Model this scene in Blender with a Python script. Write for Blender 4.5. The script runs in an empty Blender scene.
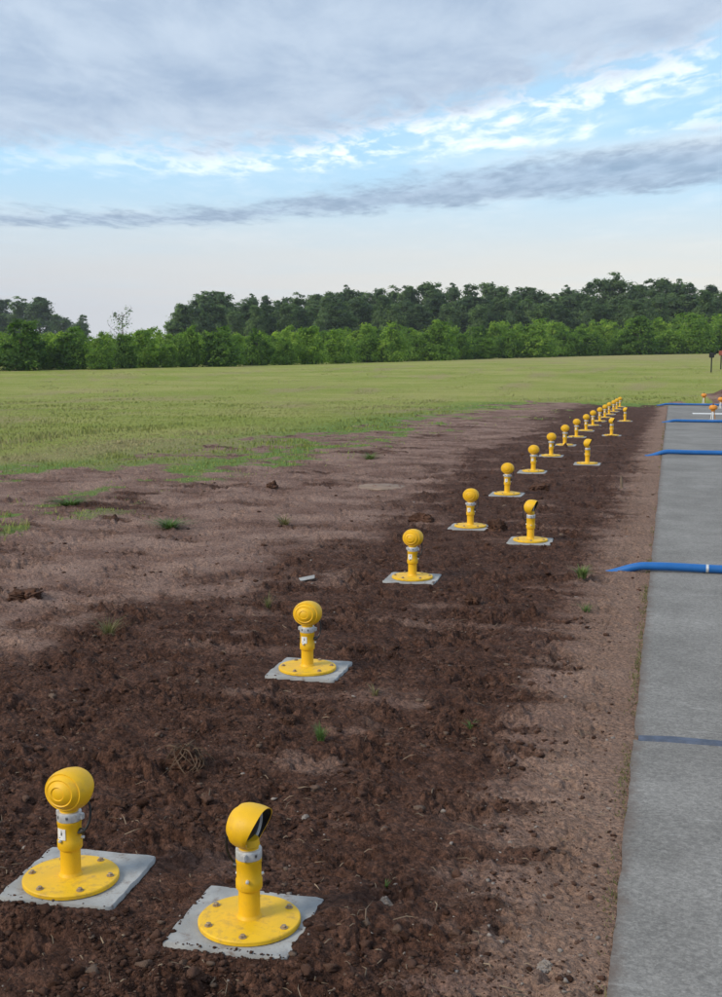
import bpy, bmesh, math, random
import numpy as np
from mathutils import Vector, Matrix
R = math.radians
scn = bpy.context.scene
col = scn.collection

# ------------------------------------------------------------------ camera
F_PX, W_PX, H_PX, HOR, CAM_H = 1200.0, 722.0, 997.0, 346.0, 1.6
PITCH = math.atan((H_PX / 2 - HOR) / F_PX)
YAW = R(14.46)
cd = bpy.data.cameras.new('camera')
cam = bpy.data.objects.new('camera', cd)
col.objects.link(cam)
cd.sensor_fit = 'VERTICAL'
cd.sensor_height = 24.0
cd.sensor_width = 24.0
cd.lens = 24.0 * F_PX / H_PX
cd.clip_start = 0.05
cd.clip_end = 5000
cam.location = (0, 0, CAM_H)
cam.rotation_euler = (math.pi / 2 - PITCH, 0, YAW)
scn.camera = cam

# ------------------------------------------------------------------ exposure
vs = scn.view_settings
vs.view_transform = 'Standard'
vs.look = 'None'
vs.gamma = 1.0
vs.use_curve_mapping = False
vs.exposure = 0.88
scn.render.engine = 'CYCLES'
scn.cycles.max_bounces = 6
scn.cycles.diffuse_bounces = 3
scn.cycles.glossy_bounces = 2
scn.cycles.transmission_bounces = 3
scn.cycles.volume_bounces = 0

# ------------------------------------------------------------------ world: sky with cloud sheet
SUN_EL, SUN_AZ = R(36), R(226)          # azimuth measured clockwise from +Y
SKY_STR = 0.10
world = bpy.data.worlds.new('World')
scn.world = world
world.use_nodes = True
nt = world.node_tree
for n in list(nt.nodes):
    nt.nodes.remove(n)


class NG:
    """small helper to write node maths"""
    def __init__(s, tree): s.t = tree
    def node(s, kind, **kw):
        n = s.t.nodes.new(kind)
        for k, v in kw.items(): setattr(n, k, v)
        return n
    def put(s, sock, v):
        if isinstance(v, bpy.types.NodeSocket): s.t.links.new(v, sock)
        elif isinstance(v, (tuple, list)) and len(v) == 3 and sock.type == 'RGBA': sock.default_value = (*v, 1)
        else: sock.default_value = v
    def m(s, op, a, b=0.0, c=0.0, clamp=False):
        n = s.node('ShaderNodeMath', operation=op, use_clamp=clamp)
        for i, v in enumerate((a, b, c)): s.put(n.inputs[i], v)
        return n.outputs[0]
    def add(s, a, b): return s.m('ADD', a, b)
    def sub(s, a, b): return s.m('SUBTRACT', a, b)
    def mul(s, a, b): return s.m('MULTIPLY', a, b)
    def ss(s, x, lo, hi, t0=0.0, t1=1.0):
        n = s.node('ShaderNodeMapRange', interpolation_type='SMOOTHSTEP')
        s.put(n.inputs[0], x); s.put(n.inputs[1], lo); s.put(n.inputs[2], hi)
        s.put(n.inputs[3], t0); s.put(n.inputs[4], t1)
        return n.outputs[0]
    def mix(s, f, a, b, mode='MIX'):
        n = s.node('ShaderNodeMix', data_type='RGBA', blend_type=mode)
        s.put(n.inputs[0], f); s.put(n.inputs[6], a); s.put(n.inputs[7], b)
        return n.outputs[2]
    def xyz(s, x, y, z=0.0):
        n = s.node('ShaderNodeCombineXYZ')
        for i, v in enumerate((x, y, z)): s.put(n.inputs[i], v)
        return n.outputs[0]
    def noise(s, vec, scale, detail=5.0, rough=0.55, dist=0.0, out=0):
        n = s.node('ShaderNodeTexNoise')
        if vec is not None: s.put(n.inputs['Vector'], vec)
        s.put(n.inputs['Scale'], scale); s.put(n.inputs['Detail'], detail)
        s.put(n.inputs['Roughness'], rough); s.put(n.inputs['Distortion'], dist)
        return n.outputs[out]
    def attr(s, name, out='Fac'):
        return s.node('ShaderNodeAttribute', attribute_name=name).outputs[out]
    def scalevec(s, vec, sc):
        n = s.node('ShaderNodeMapping'); s.put(n.inputs[0], vec); n.inputs[3].default_value = sc
        return n.outputs[0]


def lin(r, g, b):
    f = lambda c: (c / 12.92 if c <= 0.04045 else ((c + 0.055) / 1.055) ** 2.4)
    return (f(r / 255), f(g / 255), f(b / 255))


def skyc(r, g, b):
    return tuple(0.92 * c / SKY_STR for c in lin(r, g, b))


g = NG(nt)
sky = g.node('ShaderNodeTexSky', sky_type='NISHITA')
sky.sun_disc = False
sky.sun_elevation = SUN_EL
sky.sun_rotation = SUN_AZ
sky.air_density = 1.0
sky.dust_density = 1.5
sky.ozone_density = 1.6
tc = g.node('ShaderNodeTexCoord')
sep = g.node('ShaderNodeSeparateXYZ')
nt.links.new(tc.outputs['Generated'], sep.inputs[0])
X, Y, Z = sep.outputs
cy_, sy_ = math.cos(YAW), math.sin(YAW)
w = g.m('MAXIMUM', Z, 0.03)
u = g.m('DIVIDE', g.add(g.mul(X, cy_), g.mul(Y, sy_)), w)      # cloud deck, to the right
v = g.m('DIVIDE', g.sub(g.mul(Y, cy_), g.mul(X, sy_)), w)      # cloud deck, ahead
P = g.xyz(u, v)
rot = g.node('ShaderNodeMapping'); g.put(rot.inputs[0], P)
rot.inputs[2].default_value = (0, 0, R(38)); rot.inputs[3].default_value = (1.0, 0.42, 1)
PS = rot.outputs[0]
nb = g.sub(g.noise(P, 0.55, 3.0, 0.5), 0.5)                    # broad
nm = g.sub(g.noise(PS, 2.6, 6.0, 0.62, 0.3), 0.5)              # ripples
nf = g.sub(g.noise(PS, 7.0, 5.0, 0.6, 0.4), 0.5)               # fine puffs
# sheet edge
s1 = g.sub(6.25, v)
s2 = g.sub(5.75, g.add(v, g.mul(u, 1.3)))
sm = g.m('SMOOTH_MIN', s1, s2, 0.6)
sm = g.add(sm, g.add(g.mul(nb, 0.9), g.add(g.mul(nm, 1.5), g.mul(nf, 1.0))))
sheet = g.ss(sm, -0.45, 0.55)
fringe = g.mul(g.ss(sm, -1.3, -0.2), g.ss(sm, 1.1, 0.1))
puff = g.mul(g.mul(fringe, g.ss(u, -2.0, 0.3, 0.25, 1.0)), g.ss(g.add(nf, g.mul(nm, 0.8)), -0.12, 0.14))
# white streak floating in the gap
stk = g.sub(0.22, g.m('ABSOLUTE', g.sub(g.add(v, g.mul(u, 0.55)), 6.55)))
stk = g.add(stk, g.add(g.mul(nm, 2.0), g.mul(nf, 1.2)))
streak = g.mul(g.ss(stk, -0.1, 0.6), g.ss(u, -1.6, 0.3))
# second band
cvv = g.sub(8.55, g.mul(g.m('MAXIMUM', u, -1.2), 0.95))
bd = g.sub(g.ss(u, -1.0, 1.6, 0.60, 1.25), g.m('ABSOLUTE', g.sub(v, cvv)))
bd = g.add(bd, g.add(g.mul(nb, 0.9), g.add(g.mul(nm, 2.2), g.mul(nf, 1.0))))
band = g.ss(bd, -0.35, 0.7)
# thin veil between
veil = g.ss(g.add(g.mul(g.noise(PS, 1.1, 4.0, 0.6), 1.0), g.mul(nf, 0.3)), 0.40, 0.75)
hz = g.ss(Z, 0.155, 0.045)
hz2 = g.mul(hz, g.ss(g.add(g.noise(g.xyz(u, v), 0.35, 3.0, 0.5), g.mul(nm, 0.2)), 0.2, 0.6, 0.85, 1.0))

c = g.mix(1.0, sky.outputs[0], (1.0, 1.0, 1.0), 'MULTIPLY')
c = g.mix(0.75, c, skyc(146, 184, 209))
c = g.mix(g.mul(veil, 0.35), c, skyc(198, 210, 218))
c = g.mix(hz2, c, g.mix(g.ss(u, -9.0, 6.0), skyc(168, 171, 176), skyc(190, 189, 183)))
c = g.mix(g.mul(streak, 0.8), c, skyc(216, 224, 230))
c = g.mix(g.mul(puff, 0.85), c, skyc(216, 222, 228))
vl = g.mul(g.ss(g.add(g.sub(1.0, g.m('ABSOLUTE', g.sub(g.add(v, g.mul(u, 0.7)), 7.3))), g.mul(nb, 1.5)), 0.0, 1.1), g.ss(u, 0.0, 1.6))
c = g.mix(g.mul(vl, 0.6), c, skyc(196, 200, 200))
bcol = g.mix(g.ss(g.add(nm, nf), -0.3, 0.35), skyc(146, 161, 180), skyc(112, 130, 152))
c = g.mix(g.mul(band, g.mul(0.8, g.ss(Z, 0.04, 0.10))), c, bcol)
shcol = g.mix(g.ss(g.add(g.mul(nm, 1.2), g.mul(nb, 1.4)), -0.35, 0.35), skyc(162, 174, 189), skyc(130, 146, 168))
c = g.mix(g.mul(sheet, 0.93), c, shcol)
bg = g.node('ShaderNodeBackground')
nt.links.new(c, bg.inputs[0]); bg.inputs[1].default_value = SKY_STR
wo = g.node('ShaderNodeOutputWorld')
nt.links.new(bg.outputs[0], wo.inputs[0])

# ------------------------------------------------------------------ sun (veiled by cloud)
sd = bpy.data.lights.new('sun', 'SUN')
sd.energy = 1.5
sd.angle = R(18)
sd.color = (1.0, 0.90, 0.74)
sun = bpy.data.objects.new('sun', sd)
col.objects.link(sun)
sdir = Vector((math.sin(SUN_AZ) * math.cos(SUN_EL), math.cos(SUN_AZ) * math.cos(SUN_EL), math.sin(SUN_EL)))
sun.rotation_euler = sdir.to_track_quat('Z', 'Y').to_euler()
sun.location = (0, 0, 30)

# ------------------------------------------------------------------ helpers
rng = np.random.default_rng(7)
random.seed(11)


def tag(o, label=None, cat=None, group=None, kind=None):
    if label: o['label'] = label
    if cat: o['category'] = cat
    if group: o['group'] = group
    if kind: o['kind'] = kind
    return o


def link(o, parent=None):
    col.objects.link(o)
    if parent is not None: o.parent = parent
    return o


def empty(name, loc, rz=0.0, sc=1.0):
    o = bpy.data.objects.new(name, None)
    o.empty_display_size = 0.1
    o.location = loc; o.rotation_euler = (0, 0, rz); o.scale = (sc,) * 3 if not isinstance(sc, tuple) else sc
    return link(o)


def obj(name, me, mat=None, parent=None):
    o = bpy.data.objects.new(name, me)
    if mat is not None and len(me.materials) == 0: me.materials.append(mat)
    return link(o, parent)


def np_mesh(name, V, Fq, mat=None, smooth=False, attrs=None):
    """V (n,3), Fq (m,k) -> mesh, fast"""
    me = bpy.data.meshes.new(name)
    V = np.asarray(V, np.float32); Fq = np.asarray(Fq, np.int32)
    k = Fq.shape[1]
    me.vertices.add(len(V)); me.vertices.foreach_set('co', V.ravel())
    me.loops.add(Fq.size); me.loops.foreach_set('vertex_index', Fq.ravel())
    me.polygons.add(len(Fq))
    me.polygons.foreach_set('loop_start', np.arange(0, Fq.size, k, dtype=np.int32))
    me.polygons.foreach_set('loop_total', np.full(len(Fq), k, np.int32))
    me.polygons.foreach_set('use_smooth', np.full(len(Fq), smooth, bool))
    for an, av in (attrs or {}).items():
        a = me.attributes.new(an, 'FLOAT', 'POINT')
        a.data.foreach_set('value', np.asarray(av, np.float32))
    me.update(calc_edges=True)
    if mat: me.materials.append(mat)
    return me


def bm_mesh(name, bm, mat=None, smooth=True, angle=40):
    me = bpy.data.meshes.new(name)
    bmesh.ops.recalc_face_normals(bm, faces=bm.faces)
    bm.to_mesh(me); bm.free()
    for p in me.polygons: p.use_smooth = smooth
    if smooth: me.set_sharp_from_angle(angle=R(angle))
    if mat: me.materials.append(mat)
    return me


def lathe(bm, prof, n=32, M=Matrix.Identity(4), cap0=True, cap1=True):
    """prof: list of (radius, z)"""
    rings = []
    for r, z in prof:
        rings.append([bm.verts.new(M @ Vector((r * math.cos(2 * math.pi * i / n), r * math.sin(2 * math.pi * i / n), z))) for i in range(n)])
    for a, b in zip(rings, rings[1:]):
        for i in range(n):
            bm.faces.new((a[i], a[(i + 1) % n], b[(i + 1) % n], b[i]))
    if cap0: bm.faces.new(rings[0][::-1])
    if cap1: bm.faces.new(rings[-1])
    return rings


def box(bm, c, s, M=Matrix.Identity(4), bev=0.0):
    vs_ = []
    for k in range(8):
        vs_.append(bm.verts.new(M @ Vector((c[0] + (s[0] / 2 if k & 1 else -s[0] / 2), c[1] + (s[1] / 2 if k & 2 else -s[1] / 2), c[2] + (s[2] / 2 if k & 4 else -s[2] / 2)))))
    fs = [bm.faces.new([vs_[i] for i in q]) for q in ((0, 2, 3, 1), (4, 5, 7, 6), (0, 1, 5, 4), (2, 6, 7, 3), (0, 4, 6, 2), (1, 3, 7, 5))]
    if bev:
        es = list({e for f in fs for e in f.edges})
        bmesh.ops.bevel(bm, geom=es, offset=bev, segments=2, affect='EDGES')


def tube(bm, pts, rad, n=8, cap=True):
    pts = [Vector(p) for p in pts]
    rings = []
    up = Vector((0, 0, 1))
    for i, p in enumerate(pts):
        d = (pts[min(i + 1, len(pts) - 1)] - pts[max(i - 1, 0)]).normalized()
        a = d.cross(up)
        if a.length < 0.05: a = d.cross(Vector((1, 0, 0)))
        a.normalize(); b = d.cross(a)
        r = rad[i] if hasattr(rad, '__len__') else rad
        rings.append([bm.verts.new(p + a * (r * math.cos(2 * math.pi * k / n)) + b * (r * math.sin(2 * math.pi * k / n))) for k in range(n)])
    for a, b in zip(rings, rings[1:]):
        for k in range(n): bm.faces.new((a[k], a[(k + 1) % n], b[(k + 1) % n], b[k]))
    if cap:
        bm.faces.new(rings[0][::-1]); bm.faces.new(rings[-1])


_perm = rng.permutation(4096)
_ang = rng.random(4096) * 2 * np.pi
_gx, _gy = np.cos(_ang), np.sin(_ang)


def perlin(x, y):
    xi = np.floor(x).astype(np.int64); yi = np.floor(y).astype(np.int64)
    xf, yf = x - xi, y - yi
    def gr(i, j, a, b):
        h = _perm[(_perm[i & 4095] + j) & 4095]
        return _gx[h] * a + _gy[h] * b
    uu = xf * xf * xf * (xf * (xf * 6 - 15) + 10); vv = yf * yf * yf * (yf * (yf * 6 - 15) + 10)
    n00 = gr(xi, yi, xf, yf); n10 = gr(xi + 1, yi, xf - 1, yf)
    n01 = gr(xi, yi + 1, xf, yf - 1); n11 = gr(xi + 1, yi + 1, xf - 1, yf - 1)
    return 1.4 * ((n00 * (1 - uu) + n10 * uu) * (1 - vv) + (n01 * (1 - uu) + n11 * uu) * vv)


def fbm(x, y, o=4, g_=0.5):
    s, a, f = 0, 1.0, 1.0
    for k in range(o):
        s = s + a * perlin(x * f + 31.7 * k, y * f + 17.3 * k); a *= g_; f *= 2.03
    return s


def sstep(a, b, x):
    t = np.clip((x - a) / (b - a), 0, 1)
    return t * t * (3 - 2 * t)


# ------------------------------------------------------------------ terrain shape
def zt(x, y):
    """broad terrain: flat, a mild dip past 18 m, back up before the bushes, rising to the right"""
    x = np.asarray(x, float); y = np.asarray(y, float)
    dip = -0.02 * (np.sqrt((y - 18) ** 2 + 4) + (y - 18)) / 2
    dip = np.where(y < 46, dip, 0) + np.where(y >= 46, -0.56 * (1 - sstep(44, 84, y)), 0)
    return dip + 0.8 * sstep(-45, 15, x) * sstep(50, 130, y)


def pix(px, py):
    """the point of the terrain seen at a photograph pixel"""
    d = np.array([px - W_PX / 2, F_PX, -(py - H_PX / 2)])
    cp, sp = math.cos(PITCH), math.sin(PITCH)
    d = np.array([d[0], d[1] * cp + d[2] * sp, -d[1] * sp + d[2] * cp])
    d = np.array([d[0] * cy_ - d[1] * sy_, d[0] * sy_ + d[1] * cy_, d[2]]) / d[1]
    t = 1.5
    while t < 400:
        q = d * t
        if CAM_H + q[2] < zt(q[0], q[1]): break
        t *= 1.002
    return float(d[0] * t), float(d[1] * t)


def azim(px, dist):
    """ground point at a given distance in the direction of a photograph column"""
    a = math.atan((px - W_PX / 2) / F_PX) - YAW
    return dist * math.sin(a), dist * math.cos(a)


CONC_X = -0.105                                    # edge of the concrete
CONC_END = 44.5
CONC_TOP = 0.012
PAD = 0.358
LROW = [(-1.70, 3.105 + 2.462 * k) for k in range(17)]
RROW = [(-1.09, 2.985 + 6.86 * k) for k in range(5)]
PADS = [(x, y, random.uniform(-0.03, 0.03)) for x, y in LROW] + [(x, y, random.uniform(-0.03, 0.03)) for x, y in RROW]
PADS[0] = (-1.69, 3.14, 0.05); PADS[17] = (-1.105, 3.0, 0.0)


def zones(x, y):
    """grass / dark soil / pale soil masks at ground points"""
    n1 = fbm(x * 0.45, y * 0.30, 4); n2 = fbm(x * 1.7 + 40, y * 1.3, 4); n3 = fbm(x * 5 + 9, y * 4, 3)
    xb = np.interp(y, [4, 9, 13.9, 15.5, 20, 24, 31, 46], [-13, -10.5, -8.3, -6.6, -6.4, -6.0, -6.0, -5.6])
    d1 = xb - x                                     # >0 inside the field on the left
    d2 = y - 46.0 - 1.5 * np.sin(x * 0.9)           # >0 beyond the end of the works
    d3 = x - 13.5                                   # beyond the concrete, out of view
    ed = np.maximum(np.maximum(d1, d2 * 0.8), d3)
    gsm = sstep(-1.5, 1.3, ed + 2.1 * n1 + 1.7 * n2 + 0.6 * n3)
    patch = sstep(0.28, 0.72, n1 * 0.5 + n2 * 0.9 + 0.25 * n3) * sstep(-4.4, -5.6, x) * sstep(7, 9.5, y) * 0.62
    thin = sstep(0.02, 0.6, n1 * 0.7 + n2 * 0.8 + 0.35 * n3) * sstep(-3.4, -0.6, ed) * (y > 13) * 0.75
    gsm = np.maximum(np.maximum(gsm, patch), thin)
    # dark loose topsoil spread over the works strip
    xl = np.interp(y, [2, 5, 6.5, 8, 10, 14, 20, 33, 46], [-4.6, -4.0, -3.5, -3.0, -2.75, -2.9, -2.9, -3.2, -3.3])
    dk = sstep(-0.8, 0.8, x - xl + 0.6 * n1 + 0.75 * n2 + 0.3 * n3)
    fing = fbm(x * 1.3 + 3, y * 6.5, 4)             # fingers raked across towards the concrete
    xr = np.interp(y, [2, 3.2, 5, 8, 12, 20, 46], [-0.34, -0.38, -0.42, -0.40, -0.34, -0.30, -0.3])
    dk = dk * sstep(-0.16, 0.42, (xr - x) + 0.20 * fing + 0.12 * n2)
    left = sstep(0.0, 0.7, fbm(x * 0.8 + 70, y * 1.5 + 5, 4) - 0.10) * sstep(-3.2, -4.0, x)
    dk = np.clip(np.maximum(dk, left), 0, 1)
    dk = dk * (1 - 0.55 * sstep(0.25, 0.95, fbm(x * 1.1 + 15, y * 2.6 + 8, 4)))
    dk = np.maximum(dk, 0.55 * sstep(0.05, 0.8, fbm(x * 0.7 + 33, y * 2.2 + 21, 5)) * (x < -2.2))
    tan = sstep(-0.75, -0.25, x + 0.15 * fing) * (y < 46) * (x < 0)
    return gsm, dk, tan, n1, n2


def soil_height(x, y, gsm, dk, n1, n2, detail=True):
    near = sstep(60, 20, y)
    rough = (0.85 + 0.50 * dk) * (1 - 0.75 * gsm)
    h = 0.014 * n1 + 0.012 * fbm(x * 2.2 + 5, y * 2.2 + 8, 3) * rough
    if detail:
        b1 = np.abs(fbm(x * 7.5, y * 7.5, 3)) - 0.35
        b2 = np.abs(perlin(x * 19 + 3, y * 19)) + 0.5 * np.abs(perlin(x * 41, y * 41 + 7)) + 0.25 * perlin(x * 83, y * 83)
        cl = sstep(-0.15, 0.5, fbm(x * 3.1 + 50, y * 3.1, 3))
        h = h + rough * (0.034 * b1 * (0.5 + cl) + 0.019 * (b2 - 0.4) * (0.45 + 0.9 * cl))
        # raked ridges running towards the concrete
        rk = perlin(x * 1.6, y * 9.0) * sstep(-1.6, -0.8, x)
        h = h + 0.010 * rk * near
        # wheel ruts with tread bars on the bare strip
        for xc in (-3.75, -4.6):
            dx = x - (xc - 0.055 * (y - 7) + 0.12 * np.sin(y * 0.35))
            m = np.exp(-(dx / 0.16) ** 2) * (1 - gsm)
            h = h - m * (0.022 + 0.010 * np.sign(np.sin(y * 34 + dx * 14 * np.sign(dx))) * sstep(22, 12, y))
    return h * near


def ground_z(x, y):
    x = np.atleast_1d(np.asarray(x, float)); y = np.atleast_1d(np.asarray(y, float))
    gsm, dk, tan, n1, n2 = zones(x, y)
    h = soil_height(x, y, gsm, dk, n1, n2)
    # settle around the pads
    for px_, py_, a in PADS:
        dx, dy = x - px_, y - py_
        m = (np.abs(dx) < 0.6) & (np.abs(dy) < 0.6)
        if not m.any(): continue
        ca, sa = math.cos(-a), math.sin(-a)
        lx, ly = dx[m] * ca - dy[m] * sa, dx[m] * sa + dy[m] * ca
        e = np.maximum(np.abs(lx), np.abs(ly)) - PAD / 2
        e2 = e + 0.022 * fbm(x[m] * 8, y[m] * 8, 3)
        k = sstep(0.16, 0.0, e2)
        hh = h[m] * (1 - k) + (-0.004 + 0.35 * h[m]) * k
        A_ = sstep(0.05, 0.45, fbm(x[m] * 6 + 2, y[m] * 6, 3))
        rim_ = 0.001 + 0.003 * perlin(x[m] * 30, y[m] * 30) + A_ * 0.0045 * np.exp(-((e + 0.004) / 0.022) ** 2)
        rim_ = np.where(e < 0.004, np.minimum(rim_, -0.004), rim_)
        k2 = sstep(0.07, 0.0, e)
        hh = hh * (1 - k2) + rim_ * k2
        hh = np.where(e < -0.05, hh - 0.06 * sstep(-0.05, -0.06, e), hh)
        h[m] = hh
    # ridge of thrown-up soil in front of the nearest pad
    rdg = np.exp(-(((x + 1.66) / 0.17) ** 2 + ((y - 2.86 - 0.12 * (x + 1.66)) / 0.06) ** 2))
    h = h + 0.040 * rdg * (1 + 0.5 * perlin(x * 18, y * 18) + 0.4 * perlin(x * 45, y * 45))
    # soil lies over one corner of the near pad of the right row
    bx, by = RROW[0]
    cov = np.exp(-(((x - bx - 0.23) / 0.10) ** 2 + ((y - by - 0.02) / 0.22) ** 2))
    h = h + 0.030 * cov * (1 + 0.35 * perlin(x * 22, y * 22))
    # under the concrete
    inside = (x > CONC_X + 0.025) & (y < CONC_END) & (x < 12.2)
    edge = sstep(CONC_X - 0.22, CONC_X - 0.01, x) * (y < CONC_END) * (x < 12.5)
    h = h * (1 - edge) + edge * (0.002 + 0.25 * h + 0.008 * np.maximum(0, fbm(x * 14, y * 6, 3)))
    h = np.where(inside, -0.10, h)
    # spoil bank past the end of the concrete
    bank = np.exp(-(((x - 3.2) / 1.9) ** 2 + ((y - 50) / 1.6) ** 2))
    h = h + 0.55 * bank * (1 + 0.3 * n2)
    return zt(x, y) + h, gsm * (1 - sstep(0.15, 0.4, bank)), np.maximum(dk, sstep(0.2, 0.5, bank) * 0.6), tan, n1, n2


def gz(x, y):
    return float(ground_z(x, y)[0][0])


# ------------------------------------------------------------------ materials
def newmat(name):
    m = bpy.data.materials.new(name); m.use_nodes = True
    t = m.node_tree
    for n in list(t.nodes): t.nodes.remove(n)
    G_ = NG(t)
    out = G_.node('ShaderNodeOutputMaterial')
    p = G_.node('ShaderNodeBsdfPrincipled')
    t.links.new(p.outputs[0], out.inputs[0])
    return m, G_, p, out


def bump(G_, p, hgt, strength, dist):
    b = G_.node('ShaderNodeBump'); b.inputs['Strength'].default_value = strength; b.inputs['Distance'].default_value = dist
    G_.put(b.inputs['Height'], hgt); G_.t.links.new(b.outputs[0], p.inputs['Normal'])


def objco(G_): return G_.node('ShaderNodeTexCoord').outputs['Object']
def geopos(G_): return G_.node('ShaderNodeNewGeometry').outputs['Position']


def mat_ground():
    m, G_, p, out = newmat('ground')
    pos = geopos(G_)
    gr, dk, tn, lush = G_.attr('grass'), G_.attr('dark'), G_.attr('tan'), G_.attr('lush')
    nA = G_.noise(pos, 9.0, 6, 0.65); nB = G_.noise(pos, 60.0, 4, 0.7); nC = G_.noise(pos, 1.6, 4, 0.6); nD = G_.noise(pos, 230.0, 3, 0.7)
    dark = G_.mix(G_.ss(nA, 0.3, 0.7), (0.060, 0.0290, 0.0195), (0.135, 0.073, 0.052))
    pale = G_.mix(G_.ss(nC, 0.35, 0.65), (0.220, 0.136, 0.108), (0.365, 0.250, 0.202))
    pale = G_.mix(G_.mul(tn, 0.7), pale, (0.320, 0.215, 0.160))
    nE = G_.noise(pos, 3.2, 7, 0.7)
    k = G_.ss(G_.add(dk, G_.add(G_.mul(G_.sub(nA, 0.5), 0.9), G_.mul(G_.sub(nE, 0.5), 1.0))), 0.05, 0.95)
    soil = G_.mix(k, pale, dark)
    soil = G_.mix(G_.ss(nB, 0.3, 0.75), G_.mix(1.0, soil, (0.62, 0.60, 0.60), 'MULTIPLY'), G_.mix(1.0, soil, (1.38, 1.34, 1.3), 'MULTIPLY'))
    soil = G_.mix(G_.mul(G_.ss(nD, 0.68, 0.80), 0.5), soil, (0.30, 0.24, 0.20))
    # crisp crumbs: cells of two sizes, tinted and raised one by one
    wv = G_.node('ShaderNodeVectorMath', operation='ADD'); G_.put(wv.inputs[0], pos)
    ws = G_.node('ShaderNodeVectorMath', operation='SCALE'); G_.put(ws.inputs[0], G_.noise(pos, 30, 4, 0.7, out=1)); ws.inputs['Scale'].default_value = 0.03
    G_.put(wv.inputs[1], ws.outputs[0])
    vo = []
    for sc_ in (38.0, 95.0):
        vn = G_.node('ShaderNodeTexVoronoi'); G_.put(vn.inputs['Vector'], wv.outputs[0]); vn.inputs['Scale'].default_value = sc_
        sp_ = G_.node('ShaderNodeSeparateColor'); G_.put(sp_.inputs[0], vn.outputs['Color']); vo.append((vn.outputs['Distance'], sp_.outputs[0]))
    soil0 = soil
    soil = G_.mix(vo[0][1], G_.mix(1.0, soil, (0.74, 0.73, 0.73), 'MULTIPLY'), G_.mix(1.0, soil, (1.26, 1.24, 1.22), 'MULTIPLY'))
    soil = G_.mix(vo[1][1], G_.mix(1.0, soil, (0.70, 0.69, 0.69), 'MULTIPLY'), G_.mix(1.0, soil, (1.32, 1.30, 1.28), 'MULTIPLY'))
    soil = G_.mix(G_.ss(k, 0.0, 0.8, 0.35, 1.0), soil0, soil)
    soil_h = G_.sub(1.0, G_.add(G_.mul(vo[0][0], 0.9), G_.mul(vo[1][0], 0.5)))
    far = G_.noise(G_.scalevec(pos, (0.22, 0.42, 1)), 0.6, 7, 0.68)
    gcol = G_.mix(G_.ss(far, 0.35, 0.68), (0.235, 0.285, 0.052), (0.345, 0.340, 0.105))
    gcol = G_.mix(G_.mul(lush, 0.9), gcol, (0.130, 0.225, 0.048))
    gcol = G_.mix(G_.ss(nB, 0.35, 0.8), gcol, G_.mix(1.0, gcol, (1.3, 1.25, 1.3), 'MULTIPLY'))
    dry = G_.mul(G_.attr('dry'), G_.ss(nA, 0.2, 0.6))
    gcol = G_.mix(dry, gcol, (0.34, 0.275, 0.140))
    kg = G_.ss(G_.add(gr, G_.mul(G_.sub(G_.noise(pos, 4.0, 6, 0.7), 0.5), 0.9)), 0.30, 0.72)
    G_.put(p.inputs['Base Color'], G_.mix(kg, soil, gcol))
    p.inputs['Roughness'].default_value = 0.95
    p.inputs['Specular IOR Level'].default_value = 0.15
    bump(G_, p, G_.add(G_.mul(nB, 1.0), G_.add(G_.mul(nD, 0.5), G_.add(G_.mul(G_.noise(pos, 22, 5, 0.7), 1.2), G_.mul(soil_h, 1.0)))), 1.0, 0.016)
    return m


def mat_simple(name, colr, rough=0.6, var=0.12, scale=12, bmp=0.0, bscale=60, spec=0.5, metal=0.0, dirt=None):
    m, G_, p, out = newmat(name)
    co = objco(G_)
    n = G_.noise(co, scale, 5, 0.6)
    a = tuple(min(1, c_ * (1 - var)) for c_ in colr); b = tuple(min(1, c_ * (1 + var)) for c_ in colr)
    cc = G_.mix(G_.ss(n, 0.3, 0.7), a, b)
    if dirt:
        dn = G_.noise(co, scale * 2.3, 6, 0.7)
        cc = G_.mix(G_.mul(G_.ss(dn, 0.5, 0.78), dirt[1]), cc, dirt[0])
        sp_ = G_.noise(co, 140, 3, 0.6)
        cc = G_.mix(G_.mul(G_.ss(sp_, 0.66, 0.72), G_.mul(G_.ss(dn, 0.3, 0.6), 0.75 * dirt[1])), cc, tuple(c_ * 0.5 for c_ in dirt[0]))
    G_.put(p.inputs['Base Color'], cc)
    G_.put(p.inputs['Roughness'], G_.ss(n, 0.2, 0.8, rough * 0.85, min(1, rough * 1.15)))
    p.inputs['Specular IOR Level'].default_value = spec
    p.inputs['Metallic'].default_value = metal
    if bmp: bump(G_, p, G_.noise(co, bscale, 4, 0.7), bmp, 0.004)
    return m


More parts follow.
